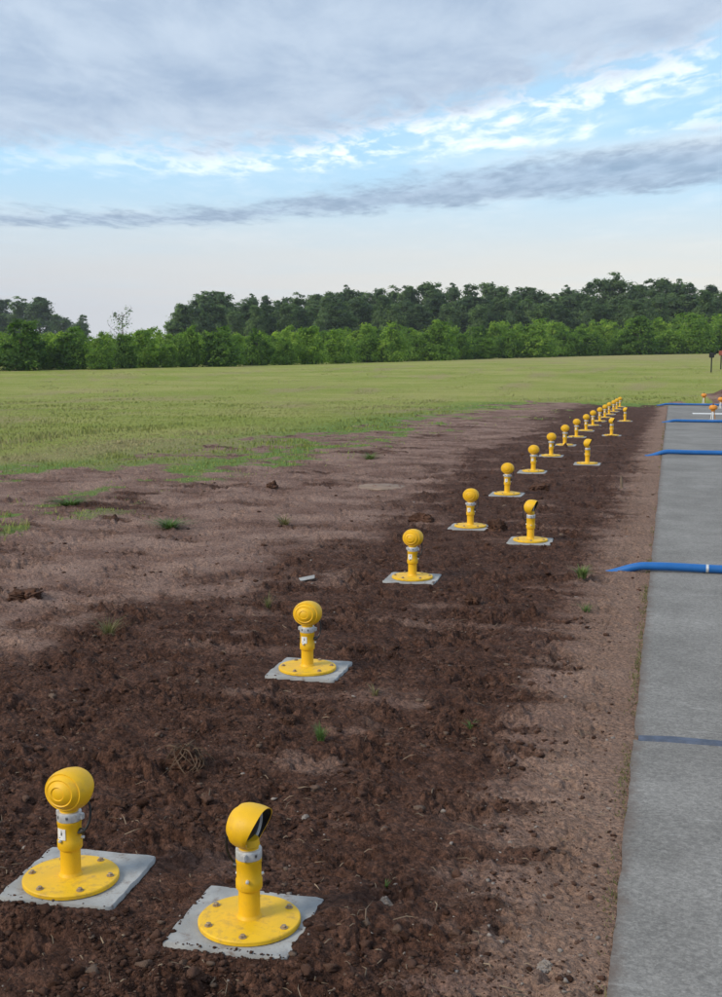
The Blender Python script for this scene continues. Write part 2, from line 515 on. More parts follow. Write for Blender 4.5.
def mat_leaf(name, c0, c1, c2, trans=0.35, up=False):
    m, G_, p, out = newmat(name)
    t = G_.attr('tint')
    oi = G_.node('ShaderNodeObjectInfo').outputs['Random']
    f = G_.add(G_.mul(t, 0.65), G_.mul(oi, 0.45))
    cc = G_.mix(G_.ss(f, 0.1, 0.6), c0, c1)
    cc = G_.mix(G_.ss(f, 0.6, 1.05), cc, c2)
    G_.put(p.inputs['Base Color'], cc)
    p.inputs['Roughness'].default_value = 0.6
    p.inputs['Specular IOR Level'].default_value = 0.25
    tr = G_.node('ShaderNodeBsdfTranslucent')
    if up:
        geo = G_.node('ShaderNodeNewGeometry'); vm = G_.node('ShaderNodeVectorMath', operation='ADD')
        sc_ = G_.node('ShaderNodeVectorMath', operation='SCALE'); G_.put(sc_.inputs[0], geo.outputs['Normal']); sc_.inputs['Scale'].default_value = 0.2
        G_.put(vm.inputs[0], sc_.outputs[0]); vm.inputs[1].default_value = (0, 0, 1)
        nn = G_.node('ShaderNodeVectorMath', operation='NORMALIZE'); G_.put(nn.inputs[0], vm.outputs[0])
        G_.put(p.inputs['Normal'], nn.outputs[0])
    G_.put(tr.inputs[0], G_.mix(1.0, cc, (1.15, 1.25, 0.7), 'MULTIPLY'))
    mx = G_.node('ShaderNodeMixShader'); mx.inputs[0].default_value = trans
    G_.t.links.new(p.outputs[0], mx.inputs[1]); G_.t.links.new(tr.outputs[0], mx.inputs[2])
    G_.t.links.new(mx.outputs[0], out.inputs[0])
    return m


def mat_concrete():
    m, G_, p, out = newmat('pavement_concrete')
    pos = geopos(G_)
    a = G_.noise(pos, 2.2, 6, 0.6); b = G_.noise(pos, 55, 5, 0.75); s = G_.noise(pos, 260, 3, 0.7)
    brush = G_.noise(G_.scalevec(pos, (7, 90, 1)), 1.0, 4, 0.7)
    cc = G_.mix(G_.ss(a, 0.3, 0.7), (0.228, 0.219, 0.203), (0.290, 0.279, 0.260))
    cc = G_.mix(G_.ss(b, 0.28, 0.72), G_.mix(1.0, cc, (0.74, 0.74, 0.75), 'MULTIPLY'), G_.mix(1.0, cc, (1.2, 1.2, 1.2), 'MULTIPLY'))
    cc = G_.mix(G_.ss(s, 0.35, 0.7), G_.mix(1.0, cc, (0.8, 0.8, 0.8), 'MULTIPLY'), cc)
    vg = G_.node('ShaderNodeTexVoronoi'); G_.put(vg.inputs['Vector'], pos); vg.inputs['Scale'].default_value = 130
    sg = G_.node('ShaderNodeSeparateColor'); G_.put(sg.inputs[0], vg.outputs['Color'])
    cc = G_.mix(G_.ss(sg.outputs[0], 0.0, 1.0), G_.mix(1.0, cc, (0.86, 0.86, 0.86), 'MULTIPLY'), G_.mix(1.0, cc, (1.13, 1.13, 1.13), 'MULTIPLY'))
    # pale scuffs drawn across, and soil walked onto the edge
    sc = G_.noise(G_.scalevec(pos, (3.5, 26, 1)), 1.0, 5, 0.65, 0.4)
    cc = G_.mix(G_.mul(G_.ss(sc, 0.63, 0.74), 0.6), cc, (0.46, 0.45, 0.43))
    bl = G_.noise(pos, 0.9, 4, 0.55)
    cc = G_.mix(G_.ss(bl, 0.3, 0.7), G_.mix(1.0, cc, (0.86, 0.855, 0.85), 'MULTIPLY'), G_.mix(1.0, cc, (1.08, 1.08, 1.08), 'MULTIPLY'))
    sx = G_.node('ShaderNodeSeparateXYZ'); G_.put(sx.inputs[0], pos)
    e = G_.add(sx.outputs[0], G_.mul(G_.sub(G_.noise(pos, 9, 5, 0.7), 0.5), 0.13))
    cc = G_.mix(G_.mul(G_.ss(e, CONC_X + 0.055, CONC_X - 0.02), 0.8), cc, (0.135, 0.10, 0.082))
    st = G_.noise(G_.scalevec(pos, (1.2, 5, 1)), 1.0, 5, 0.6)
    cc = G_.mix(G_.mul(G_.ss(st, 0.62, 0.75), 0.35), cc, (0.30, 0.255, 0.20))
    G_.put(p.inputs['Base Color'], cc)
    p.inputs['Roughness'].default_value = 0.9
    p.inputs['Specular IOR Level'].default_value = 0.25
    bump(G_, p, G_.add(G_.mul(b, 0.6), G_.add(G_.mul(s, 0.3), G_.mul(brush, 0.5))), 0.7, 0.004)
    return m


M = {}
M['ground'] = mat_ground()
M['concrete'] = mat_concrete()
M['pad'] = mat_simple('pad_concrete', (0.34, 0.345, 0.34), 0.9, 0.18, 9, 0.5, 90, 0.2, dirt=((0.15, 0.10, 0.075), 0.95))
M['yellow'] = mat_simple('yellow_paint', (0.80, 0.455, 0.008), 0.50, 0.06, 7, 0.12, 160, 0.4, dirt=((0.40, 0.22, 0.06), 0.42))
M['yellow_plate'] = mat_simple('yellow_plate_paint', (0.80, 0.475, 0.014), 0.52, 0.08, 9, 0.12, 140, 0.38, dirt=((0.28, 0.17, 0.08), 0.62))
M['bolt'] = mat_simple('weathered_bolt', (0.36, 0.27, 0.17), 0.55, 0.25, 90, 0.2, 200, 0.4, 0.5)
M['steel'] = mat_simple('galvanised_band', (0.62, 0.63, 0.63), 0.42, 0.12, 60, 0.1, 300, 0.5, 0.35)
M['white'] = mat_simple('white_label', (0.78, 0.78, 0.76), 0.5, 0.06, 40, spec=0.4, dirt=((0.35, 0.3, 0.25), 0.3))
M['black'] = mat_simple('black_rubber', (0.012, 0.012, 0.013), 0.45, 0.2, 40)
M['print'] = mat_simple('dark_print', (0.03, 0.03, 0.035), 0.6, 0.2, 40)
M['hose'] = mat_simple('blue_duct', (0.010, 0.125, 0.40), 0.40, 0.08, 8, spec=0.5, dirt=((0.11, 0.12, 0.15), 0.25))
M['seal'] = mat_simple('blue_grey_seal', (0.085, 0.105, 0.150), 0.75, 0.25, 22, 0.5, 90, 0.3, dirt=((0.20, 0.19, 0.18), 0.5))
M['paint'] = mat_simple('white_road_paint', (0.72, 0.72, 0.70), 0.8, 0.1, 6, 0.2, 60, 0.2, dirt=((0.3, 0.3, 0.3), 0.5))
M['clod'] = mat_simple('soil_clod', (0.082, 0.043, 0.029), 0.95, 0.4, 5, 0.9, 140, 0.1)
def mat_crumb():
    m, G_, p, out = newmat('soil_crumb')
    t = G_.attr('tint')
    cc = G_.mix(G_.ss(t, 0.0, 0.85), (0.058, 0.029, 0.0195), (0.135, 0.074, 0.053))
    cc = G_.mix(G_.ss(t, 0.88, 1.0), cc, (0.20, 0.14, 0.105))
    G_.put(p.inputs['Base Color'], cc); p.inputs['Roughness'].default_value = 0.95; p.inputs['Specular IOR Level'].default_value = 0.1
    bump(G_, p, G_.noise(geopos(G_), 170, 5, 0.75), 1.0, 0.010)
    return m


M['crumb'] = mat_crumb()
M['stone'] = mat_simple('field_stone', (0.24, 0.205, 0.18), 0.85, 0.25, 25, 0.4, 120, 0.2, dirt=((0.09, 0.06, 0.045), 0.6))
M['root'] = mat_simple('dry_root', (0.125, 0.082, 0.054), 0.9, 0.35, 8, 0.4, 120, 0.15)
M['straw'] = mat_simple('dry_straw', (0.20, 0.15, 0.105), 0.85, 0.4, 6, spec=0.2)
M['bark'] = mat_simple('bark', (0.10, 0.08, 0.062), 0.9, 0.3, 6, 0.6, 20, 0.2)
M['grass'] = mat_leaf('field_grass', (0.200, 0.305, 0.050), (0.350, 0.400, 0.095), (0.48, 0.42, 0.22), 0.2, True)
M['tuft'] = mat_leaf('tuft_grass', (0.085, 0.150, 0.045), (0.125, 0.195, 0.060), (0.20, 0.24, 0.09), 0.3)
M['leaf_bush'] = mat_leaf('bush_leaves', (0.062, 0.135, 0.025), (0.165, 0.285, 0.042), (0.330, 0.470, 0.075), 0.58)
M['leaf_tree'] = mat_leaf('tree_leaves', (0.058, 0.100, 0.052), (0.115, 0.182, 0.080), (0.200, 0.290, 0.108), 0.55)
M['leaf_light'] = mat_leaf('young_leaves', (0.125, 0.225, 0.034), (0.270, 0.400, 0.058), (0.43, 0.55, 0.095), 0.58)
M['orange'] = mat_simple('orange_paint', (0.70, 0.27, 0.03), 0.5, 0.08, 12, spec=0.4)

# ------------------------------------------------------------------ ground sheet
def build_ground():
    fine = np.linspace(-24, 24, 800)
    coarse = np.concatenate([np.linspace(24, 336, 74)[1:-1]])
    az = np.radians(np.concatenate([fine, coarse])) - YAW
    r_in = np.linspace(0.25, 2.2, 10)[:-1]
    a, b = 2.2 ** -0.62, 46.0 ** -0.62
    r_mid = np.linspace(a, b, 640) ** (-1 / 0.62)
    r_out = np.geomspace(46.0, 420, 70)[1:]
    r = np.concatenate([r_in, r_mid, r_out])
    A, Rr = np.meshgrid(az, r)
    x = (Rr * np.sin(A)).ravel(); y = (Rr * np.cos(A)).ravel()
    z, gsm, dk, tan, n1, n2 = ground_z(x, y)
    na = len(az); nr = len(r)
    i = np.arange(nr - 1)[:, None] * na; j = np.arange(na)[None, :]; j2 = (j + 1) % na
    q = np.stack([i + j, i + na + j, i + na + j2, i + j2], -1).reshape(-1, 4)[:, ::-1]
    V = np.stack([x, y, z], 1)
    c0 = len(V)
    V = np.vstack([V, [[0, 0, 0.0]]])
    ext = lambda arr, v_: np.concatenate([arr, [v_]])
    # lush weeds along the field margin, dry strips further out
    xb = np.interp(y, [4, 9, 13.9, 15.5, 20, 24, 31, 46], [-13, -10.5, -8.3, -6.6, -6.4, -6.0, -6.0, -5.6])
    ed = np.where(y < 46, xb - x, 9)
    lush = np.maximum(np.exp(-((ed - 0.3) / 1.6) ** 2), sstep(0.4, -0.6, ed)) * (y < 46)
    dry = sstep(0.15, 0.7, fbm(x * 0.35 + 4, y * 0.10 + 9, 4)) * 0.8
    dry = np.maximum(dry, np.exp(-((y - 118 + 0.2 * x) / 22.0) ** 2) * sstep(-30, -12, x) * 0.75)
    dry = np.maximum(dry, np.exp(-((ed - 2.2) / 0.9) ** 2) * (y < 20) * 0.75)
    me = np_mesh('ground', V, q, M['ground'], True, dict(grass=ext(gsm, 0), dark=ext(dk, 1), tan=ext(tan, 0), lush=ext(lush, 0), dry=ext(dry, 0)))
    # small centre fan under the camera
    o = obj('ground', me); tag(o, kind='structure')
    bm = bmesh.new()
    ring = [bm.verts.new((0.25 * math.sin(t), 0.25 * math.cos(t), -0.1)) for t in np.linspace(0, 2 * np.pi, 17)[:-1]]
    bm.faces.new(ring[::-1])
    obj('soil_patch', bm_mesh('soil_patch', bm, M['clod'], False), None, o)
    return o


ground = build_ground()

# ------------------------------------------------------------------ concrete pavement
pave = empty('concrete_pavement', (6, 20, 0)); tag(pave, kind='structure')


def slab(y0, y1):
    ys = np.linspace(y0, y1, max(2, int((y1 - y0) / 0.06)))
    xs = [CONC_X, 0.4, 1.5, 3, 6, 12.2]
    V = []; Fq = []
    for yy in ys:
        wob = float((0.006 * perlin(np.array([yy * 2.0]), np.array([0.5])) + 0.006 * perlin(np.array([yy * 9.0]), np.array([4.5])))[0])
        for k, xx in enumerate(xs):
            V.append((xx + (wob if k == 0 else 0), yy, float(zt(xx, yy)) + CONC_TOP))
    nx = len(xs)
    top = len(V)
    V += [(a, b, c_ - 0.22) for a, b, c_ in V]
    for j in range(len(ys) - 1):
        for k in range(nx - 1):
            a = j * nx + k
            Fq.append((a, a + 1, a + nx + 1, a + nx))
        a = j * nx
        Fq.append((a, a + nx, a + nx + top, a + top))
        a = j * nx + nx - 1
        Fq.append((a + nx, a, a + top, a + nx + top))
    for k in range(nx - 1):
        Fq.append((k + 1, k, k + top, k + 1 + top))
        a = (len(ys) - 1) * nx + k
        Fq.append((a, a + 1, a + 1 + top, a + top))
    V = [(a - 6, b - 20, c_) for a, b, c_ in V]
    return obj('slab', np_mesh('slab', V, Fq, M['concrete'], False), None, pave)


J = 4.88
slab(-8, J - 0.028); slab(J + 0.028, CONC_END)
bm = bmesh.new()
pts = []
for xx in np.linspace(CONC_X + 0.02, 12.1, 90):
    pts.append((xx - 6, J - 20 + 0.008 * math.sin(xx * 7) + 0.006 * math.sin(xx * 19), 0))
for a, b in zip(pts, pts[1:]):
    pass
rows = []
for i, p_ in enumerate(pts):
    hw = 0.033 + 0.004 * math.sin(i * 1.7)
    rows.append([bm.verts.new((p_[0], p_[1] - hw, CONC_TOP - 0.004)), bm.verts.new((p_[0], p_[1] - hw * 0.7, CONC_TOP + 0.005)),
                 bm.verts.new((p_[0], p_[1] + hw * 0.7, CONC_TOP + 0.005)), bm.verts.new((p_[0], p_[1] + hw, CONC_TOP - 0.004))])
for a, b in zip(rows, rows[1:]):
    for k in range(3): bm.faces.new((a[k], b[k], b[k + 1], a[k + 1]))
obj('joint_seal', bm_mesh('joint_seal', bm, M['seal']), None, pave)
# white painted line across the far end
bm = bmesh.new()
n = 12
vv0 = []
for i in range(n + 1):
    xx = 0.62 + (11.5 - 0.62) * i / n
    vv0.append([bm.verts.new((xx - 6, yy - 20, float(zt(xx, yy)) + CONC_TOP + 0.004)) for yy in (35.9, 36.9)])
for a, b in zip(vv0, vv0[1:]): bm.faces.new((a[0], b[0], b[1], a[1]))
obj('painted_line', bm_mesh('painted_line', bm, M['paint'], False), None, pave)

# ------------------------------------------------------------------ concrete pads
def pad_mesh(seed):
    """square pad with a slightly ragged cast edge"""
    rs = random.Random(seed)
    bm = bmesh.new()
    out_ = []
    cs = [(-1, -1), (1, -1), (1, 1), (-1, 1)]
    for a, b in zip(cs, cs[1:] + cs[:1]):
        for i in range(12):
            t = i / 12
            j = rs.uniform(-0.0035, 0.0035) if i else -0.004
            px_ = (a[0] + (b[0] - a[0]) * t) * PAD / 2; py_ = (a[1] + (b[1] - a[1]) * t) * PAD / 2
            out_.append((px_ * (1 + j / 0.17), py_ * (1 + j / 0.17)))
    top = [bm.verts.new((x * 0.985, y * 0.985, 0.0125 + rs.uniform(-0.0008, 0.0008))) for x, y in out_]
    sh = [bm.verts.new((x, y, 0.0085)) for x, y in out_]
    bot = [bm.verts.new((x * 1.01, y * 1.01, -0.11)) for x, y in out_]
    m = len(out_)
    for p_, q_ in ((top, sh), (sh, bot)):
        for i in range(m): bm.faces.new((p_[i], q_[i], q_[(i + 1) % m], p_[(i + 1) % m]))
    bm.faces.new(top); bm.faces.new(bot[::-1])
    return bm_mesh('concrete_footing', bm, M['pad'], True, 50)


ordn = ['nearest', 'second', 'third', 'fourth', 'fifth', 'sixth', 'seventh', 'eighth', 'ninth', 'tenth', 'eleventh', 'twelfth', 'thirteenth', 'fourteenth', 'fifteenth', 'sixteenth', 'farthest']
pms = [pad_mesh(k) for k in range(4)]
for i, (x, y, a) in enumerate(PADS):
    o = obj('concrete_footing', pms[i % 4])
    o.location = (x, y, float(zt(x, y)) - 0.001 - (0.006 if i not in (0, 1, 17) else 0)); o.rotation_euler = (0, 0, a)
    row = 'left' if i < 17 else 'right'
    k = i if i < 17 else i - 17
    nm = ordn[k] if not (row == 'right' and k == 4) else 'farthest'
    tag(o, 'square grey concrete pad set in soil under the %s yellow light of the %s row' % (nm, row), 'concrete pad', 'concrete pads under the yellow lights')

# ------------------------------------------------------------------ yellow lights
def light_parts():
    """list of (name, mesh, material, [sub-parts], which variant)"""
    P_ = []
    # base plate
    bm = bmesh.new()
    lathe(bm, [(0.158, 0.0), (0.163, 0.003), (0.163, 0.014), (0.160, 0.0175), (0.150, 0.019), (0.06, 0.021), (0.044, 0.022)], 64)
    plate = bm_mesh('base_plate', bm, M['yellow_plate'], True, 35)
    bm = bmesh.new()
    lathe(bm, [(0.0125, 0), (0.0125, 0.003), (0.0085, 0.0035)], 16)
    lathe(bm, [(0.0085, 0.003), (0.0085, 0.009), (0.0070, 0.0105)], 6)
    bolt = bm_mesh('bolt', bm, M['bolt'], True, 30)
    subs = []
    for k in range(6):
        a = R(18 + 60 * k)
        subs.append(('bolt', bolt, (0.137 * math.cos(a), 0.137 * math.sin(a), 0.0185), k * 0.7))
    P_.append(('base_plate', plate, subs, None))
    # lower pipe with weld ring
    bm = bmesh.new()
    lathe(bm, [(0.039, 0.0180), (0.0365, 0.023), (0.0335, 0.027), (0.0325, 0.030), (0.0325, 0.112)], 32)
    P_.append(('pipe', bm_mesh('pipe', bm, M['yellow'], True, 35), [], None))
    # upper sleeve
    bm = bmesh.new()
    lathe(bm, [(0.0305, 0.100), (0.0385, 0.103), (0.0400, 0.106), (0.0400, 0.128), (0.0375, 0.132), (0.0375, 0.176), (0.0390, 0.179), (0.0390, 0.188), (0.034, 0.190)], 32)
    screws = []
    bm2 = bmesh.new()
    lathe(bm2, [(0.0055, 0), (0.0055, 0.010), (0.0035, 0.011)], 8, Matrix.Rotation(R(90), 4, 'Y'))
    scr = bm_mesh('screw', bm2, M['steel'], True, 30)
    for a in (20, 140, 260): screws.append(('screw', scr, (0.0375 * math.cos(R(a)), 0.0375 * math.sin(R(a)), 0.135), R(a)))
    P_.append(('sleeve', bm_mesh('sleeve', bm, M['yellow'], True, 35), screws, None))
    # clamp band with printed marks and lugs
    bm = bmesh.new()
    lathe(bm, [(0.033, 0.189), (0.0385, 0.190), (0.0395, 0.193), (0.0395, 0.214), (0.0385, 0.217), (0.033, 0.218)], 32)
    for s in (-1, 1): box(bm, (s * 0.043, 0.006, 0.204), (0.016, 0.016, 0.018), bev=0.002)
    marks = []
    bm2 = bmesh.new()
    n_ = 5
    for k in range(n_):
        a0 = -0.10 + 0.20 * k / n_
        for zz in ((0.0, 0.004) if k % 2 else (0.003, 0.007)):
            q = []
            for da, dz in ((0, 0), (0.03, 0), (0.03, 0.004), (0, 0.004)):
                q.append(bm2.verts.new((0.0400 * math.cos(a0 + da), 0.0400 * math.sin(a0 + da), zz + dz)))
            bm2.faces.new(q)
    mk = bm_mesh('printed_mark', bm2, M['print'], False)
    for a in (-65, -115, -160, 175, 60): marks.append(('printed_mark', mk, (0, 0, 0.199), R(a)))
    P_.append(('clamp_band', bm_mesh('clamp_band', bm, M['steel'], True, 35), marks, None))
    # neck
    bm = bmesh.new()
    lathe(bm, [(0.030, 0.217), (0.030, 0.224), (0.034, 0.228), (0.030, 0.246)], 24)
    P_.append(('neck', bm_mesh('neck', bm, M['yellow'], True, 35), [], None))
    # head: stepped dome behind, hooded opening in front (local +Y), axis tilted up
    T = Matrix.Translation((0, 0.004, 0.320)) @ Matrix.Rotation(R(-5), 4, 'X') @ Matrix.Diagonal((1.07, 1.06, 0.93, 1)) @ Matrix.Rotation(R(-90), 4, 'X')
    bm = bmesh.new()
    prof = []                                     # (radius, distance along the axis), from the rear pole
    def arc(r0, y0, r1, y1, n=4):
        for i in range(n + 1):
            t = i / n * math.pi / 2
            prof.append((r0 + (r1 - r0) * math.sin(t), y1 - (y1 - y0) * math.cos(t)))
    Rh = 0.076
    stepsz = [(0, 20), (20, 41), (41, 60), (60, 82)]
    for q, (d0, d1) in enumerate(stepsz):
        rr_ = Rh - 0.0042 * (3 - q)
        for i in range(6):
            t = R(d0 + (d1 - d0) * i / 5 + (1.5 if i == 0 and q else 0))
            prof.append((max(0.0005, rr_ * math.sin(t)), -rr_ * math.cos(t)))
    prof += [(0.0755, 0.0), (0.0760, 0.010)]
    n = 48
    rings = lathe(bm, prof, n, T, True, False)
    # hood: rim pulled forward at the top like a peak, cut back at the bottom
    def rim(rr, base, top):
        out_ = []
        for i in range(n):
            a = 2 * math.pi * i / n
            ct, st = math.cos(a), math.sin(a)       # local ring: x=cos, y=sin ; after T the ring's -y is up
            upness = (-st + 1) / 2
            sm_ = upness * upness * (3 - 2 * upness)
            out_.append(bm.verts.new(T @ Vector((rr * ct, rr * st, base + (top - base) * sm_))))
        return out_
    r1 = rim(0.0750, 0.013, 0.027); r2 = rim(0.0710, 0.016, 0.047); r3 = rim(0.0680, 0.016, 0.046); r4 = rim(0.0690, 0.006, 0.010)
    for a, b in ((rings[-1], r1), (r1, r2), (r2, r3), (r3, r4)):
        for i in range(n):
            f_ = bm.faces.new((a[i], a[(i + 1) % n], b[(i + 1) % n], b[i]))
            if a is r3: f_.material_index = 1
    head = bm_mesh('lamp_head', bm, M['yellow'], True, 32)
    head.materials.append(M['black'])
    bm = bmesh.new()
    lathe(bm, [(0.0680, -0.006), (0.0680, 0.002), (0.060, 0.003)], 40, T, True, False)
    lathe(bm, [(0.060, 0.003), (0.045, 0.007), (0.022, 0.010), (0.001, 0.011)], 40, T, False, True)
    lens = bm_mesh('lens', bm, M['black'], True, 50)
    bm = bmesh.new()
    rg = []
    for rr, zz in ((0.0678, 0.0035), (0.0678, 0.0095), (0.062, 0.0095), (0.062, 0.0035)):
        rg.append([bm.verts.new(T @ Vector((rr * math.cos(2 * math.pi * i / 40), rr * math.sin(2 * math.pi * i / 40), zz))) for i in range(40)])
    for a, b in zip(rg, rg[1:] + rg[:1]):
        for i in range(40): bm.faces.new((a[i], a[(i + 1) % 40], b[(i + 1) % 40], b[i]))
    ring = bm_mesh('lens_ring', bm, M['white'], True, 40)
    P_.append(('lamp_head', head, [('lens', lens, (0, 0, 0), 0), ('lens_ring', ring, (0, 0, 0), 0)], None))
    # cables: one variant loops at the side, one hangs behind
    def cable(p0, side):
        bm_ = bmesh.new()
        pts_ = []
        for i in range(19):
            t = i / 18
            a = math.pi * t
            off = 0.020 + 0.034 * math.sin(a) ** 0.8
            zz = 0.262 - 0.105 * t + 0.012 * math.sin(2 * a)
            d = Vector((math.cos(side), math.sin(side), 0))
            e = Vector((-math.sin(side), math.cos(side), 0))
            pts_.append(d * (0.018 + off) + e * (0.012 * math.sin(a * 1.5)) + Vector((0, 0, zz)))
        tube(bm_, pts_, 0.0042, 8)
        q = pts_[-1]
        lathe(bm_, [(0.0095, 0), (0.0095, 0.018), (0.006, 0.021)], 12, Matrix.Translation((0.033 * math.cos(side), 0.033 * math.sin(side), 0.158)) @ Matrix.Rotation(side, 4, 'Z') @ Matrix.Rotation(R(90), 4, 'Y'))
        return bm_mesh('cable', bm_, M['black'], True, 40)
    P_.append(('cable', cable(None, R(5)), [], 'A'))
    P_.append(('cable', cable(None, R(-95)), [], 'B'))
    # white tag on the sleeve (left row only)
    bm = bmesh.new()
    a0 = R(-98)
    rows_ = []
    for i in range(9):
        a = a0 + R(48) * (i / 8 - 0.5)
        rows_.append([bm.verts.new((rr * math.cos(a), rr * math.sin(a), zz)) for rr, zz in ((0.0378, 0.138), (0.0395, 0.138), (0.0395, 0.171), (0.0378, 0.171))])
    for a, b in zip(rows_, rows_[1:]):
        for k in range(4): bm.faces.new((a[k], b[k], b[(k + 1) % 4], a[(k + 1) % 4]))
    bm.faces.new(rows_[0][::-1]); bm.faces.new(rows_[-1])
    lab = bm_mesh('label_plate', bm, M['white'], True, 40)
    bm2 = bmesh.new()
    for (da, zz, wa, hz_) in ((4, 0.152, 7, 0.010), (4, 0.164, 5, 0.003), (-8, 0.143, 10, 0.002)):
        q = []
        for sa, sz in ((-1, 0), (1, 0), (1, 1), (-1, 1)):
            a = a0 + R(da + sa * wa / 2)
            q.append(bm2.verts.new((0.0399 * math.cos(a), 0.0399 * math.sin(a), zz + sz * hz_)))
        bm2.faces.new(q)
    P_.append(('label_plate', lab, [('printed_mark', bm_mesh('printed_mark', bm2, M['print'], False), (0, 0, 0), 0)], 'A'))
    return P_


LP = light_parts()
ZS = 1.14                                          # stem parts drawn short above, stretched to their real height
for i_, (name, me, subs, var) in enumerate(LP):
    if name in ('pipe', 'sleeve', 'clamp_band', 'neck', 'cable', 'label_plate'):
        me.transform(Matrix.Diagonal((1.06, 1.06, ZS, 1)))
        for j_, (sn, sm_, sl, sr) in enumerate(subs):
            if sn == 'printed_mark':
                sm_.transform(Matrix.Diagonal((1.06, 1.06, ZS, 1))) if j_ == 0 else None
            subs[j_] = (sn, sm_, (sl[0] * 1.06, sl[1] * 1.06, sl[2] * ZS), sr)



def place_light(loc, heading, variant, label, group, sc=0.875, plate=True):
    t = empty('airfield_light', loc, -heading, sc)
    tag(t, label, 'runway light', group)
    for name, me, subs, var in LP:
        if var and var != variant: continue
        if name == 'base_plate' and not plate: continue
        o = obj(name, me, None, t)
        for sn, sm_, sl, sr in subs:
            s_ = obj(sn, sm_, None, o); s_.location = sl; s_.rotation_euler = (0, 0, sr)
    return t


L_lab = ['nearest yellow light of the left row, ridged round head turned away, on a concrete pad',
         'second yellow light of the left row, with a white tag, on a bare concrete pad']
for i, (x, y) in enumerate(LROW):
    lab = L_lab[i] if i < 2 else '%s yellow runway light counted along the long left row' % ordn[i]
    place_light((x + random.uniform(-.01, .01) * (i > 0), y + random.uniform(-.03, .03) * (i > 0), float(zt(x, y)) + 0.0115 - (0.006 if i > 1 else 0)), R(random.uniform(2, 11)) if i else R(8), 'A', lab, 'yellow lights of the left row')
for i, (x, y) in enumerate(RROW):
    lab = ['nearest yellow light of the right row, dark hooded opening facing the concrete strip', 'second yellow light of the right row, between dark clods of soil', 'third yellow light of the sparse right row', 'fourth yellow light of the sparse right row', 'farthest yellow light of the sparse right row'][i]
    place_light((x, y, float(zt(x, y)) + 0.0115 - (0.006 if i > 0 else 0)), R(97 + random.uniform(-5, 5) * (i > 0)), 'B', lab, 'yellow lights of the right row')

# ------------------------------------------------------------------ orange-yellow lights standing on the concrete far off
for (px_, py_, lab) in ((704, 404, 'small orange light on thin legs at the far end of the concrete'), (713, 420.5, 'small orange light standing on the concrete near the white line'), (721, 409, 'small orange light on the concrete at the right edge of the picture')):
    x, y = pix(px_, py_)
    zb = float(zt(x, y)) + CONC_TOP
    t = empty('marker_light', (x, y, zb), 0, 0.85); tag(t, lab, 'marker light', 'orange lights on the far concrete')
    bm = bmesh.new(); lathe(bm, [(0.12, 0.0), (0.12, 0.012), (0.045, 0.02)], 24); obj('base', bm_mesh('base', bm, M['pad']), None, t)
    for k in range(3):
        a = 2.1 * k + 0.4
        bm = bmesh.new(); tube(bm, [(0.075 * math.cos(a), 0.075 * math.sin(a), 0.012), (0.03 * math.cos(a), 0.03 * math.sin(a), 0.27)], 0.013, 8)
        obj('leg', bm_mesh('leg', bm, M['white'] if k else M['orange']), None, t)
    bm = bmesh.new(); lathe(bm, [(0.05, 0.255), (0.062, 0.27), (0.062, 0.30), (0.115, 0.325), (0.125, 0.35), (0.12, 0.40), (0.09, 0.435), (0.03, 0.45)], 24)
    h_ = obj('lamp_head', bm_mesh('lamp_head', bm, M['orange']), None, t)
    bm = bmesh.new(); lathe(bm, [(0.026, 0.451), (0.032, 0.46), (0.012, 0.485)], 12); obj('cap', bm_mesh('cap', bm, M['black']), None, h_)

# ------------------------------------------------------------------ blue ducts across the concrete
def duct(name_label, y0, x0, rad, sweep, bury, white=None):
    """corrugated blue duct, from a buried end at x0 to beyond the right edge"""
    bm = bmesh.new()
    L_ = 9.0
    n_ = 900 if rad > 0.03 else 500
    pts_, rr = [], []
    for i in range(n_):
        t = i / (n_ - 1); xx = x0 + L_ * t
        yy = y0 + sweep * (xx - x0) + 0.05 * math.sin(xx * 1.3 + y0) + 0.02 * math.sin(xx * 3.1)
        rise = min(1, max(0, (xx - x0) / 0.34)); rise = rise * rise * (3 - 2 * rise)
        zb = float(zt(xx, yy)) + CONC_TOP + rad + 0.003 + 0.006 * math.exp(-((xx - CONC_X - 0.10) / 0.22) ** 2)
        z0 = float(zt(xx, yy)) - bury
        pts_.append((xx, yy, z0 + (zb - z0) * rise))
        rr.append(rad * (1 + (0.014 * (1 if (i // 2) % 2 else -1) if rad > 0.03 else 0)))
    tube(bm, pts_, rr, 16)
    cx_ = pts_[n_ // 2]
    root = empty('blue_duct', (x0, y0, 0)); tag(root, name_label, 'pipe', 'blue ducts laid across the concrete')
    me = bm_mesh('pipe', bm, M['hose'], True, 60)
    me.transform(Matrix.Translation((-x0, -y0, 0)))
    obj('pipe', me, None, root)
    if white is not None:
        i0 = min(range(n_), key=lambda k: abs(pts_[k][0] - white))
        bm = bmesh.new()
        tube(bm, pts_[i0:i0 + 2], rad * 1.05, 20)
        me = bm_mesh('white_tape', bm, M['steel'], True, 60); me.transform(Matrix.Translation((-x0, -y0, 0)))
        obj('white_tape', me, None, root)


x, y = pix(596, 572); duct('thick blue duct nearest the camera, rising out of the soil onto the concrete', y, x, 0.0295, 0.05, 0.03, pix(706, 570)[0])
x, y = pix(645, 455); duct('blue duct second from the camera, lying straight across the concrete', y, x, 0.034, 0.02, 0.03)
x, y = pix(662, 422.5); duct('thin dark blue duct third from the camera, before the white line', y, x, 0.034, 0.0, 0.01)
x, y = pix(657, 405.5); duct('thin dark blue duct farthest away, near the end of the concrete', y, x, 0.036, 0.0, 0.01)

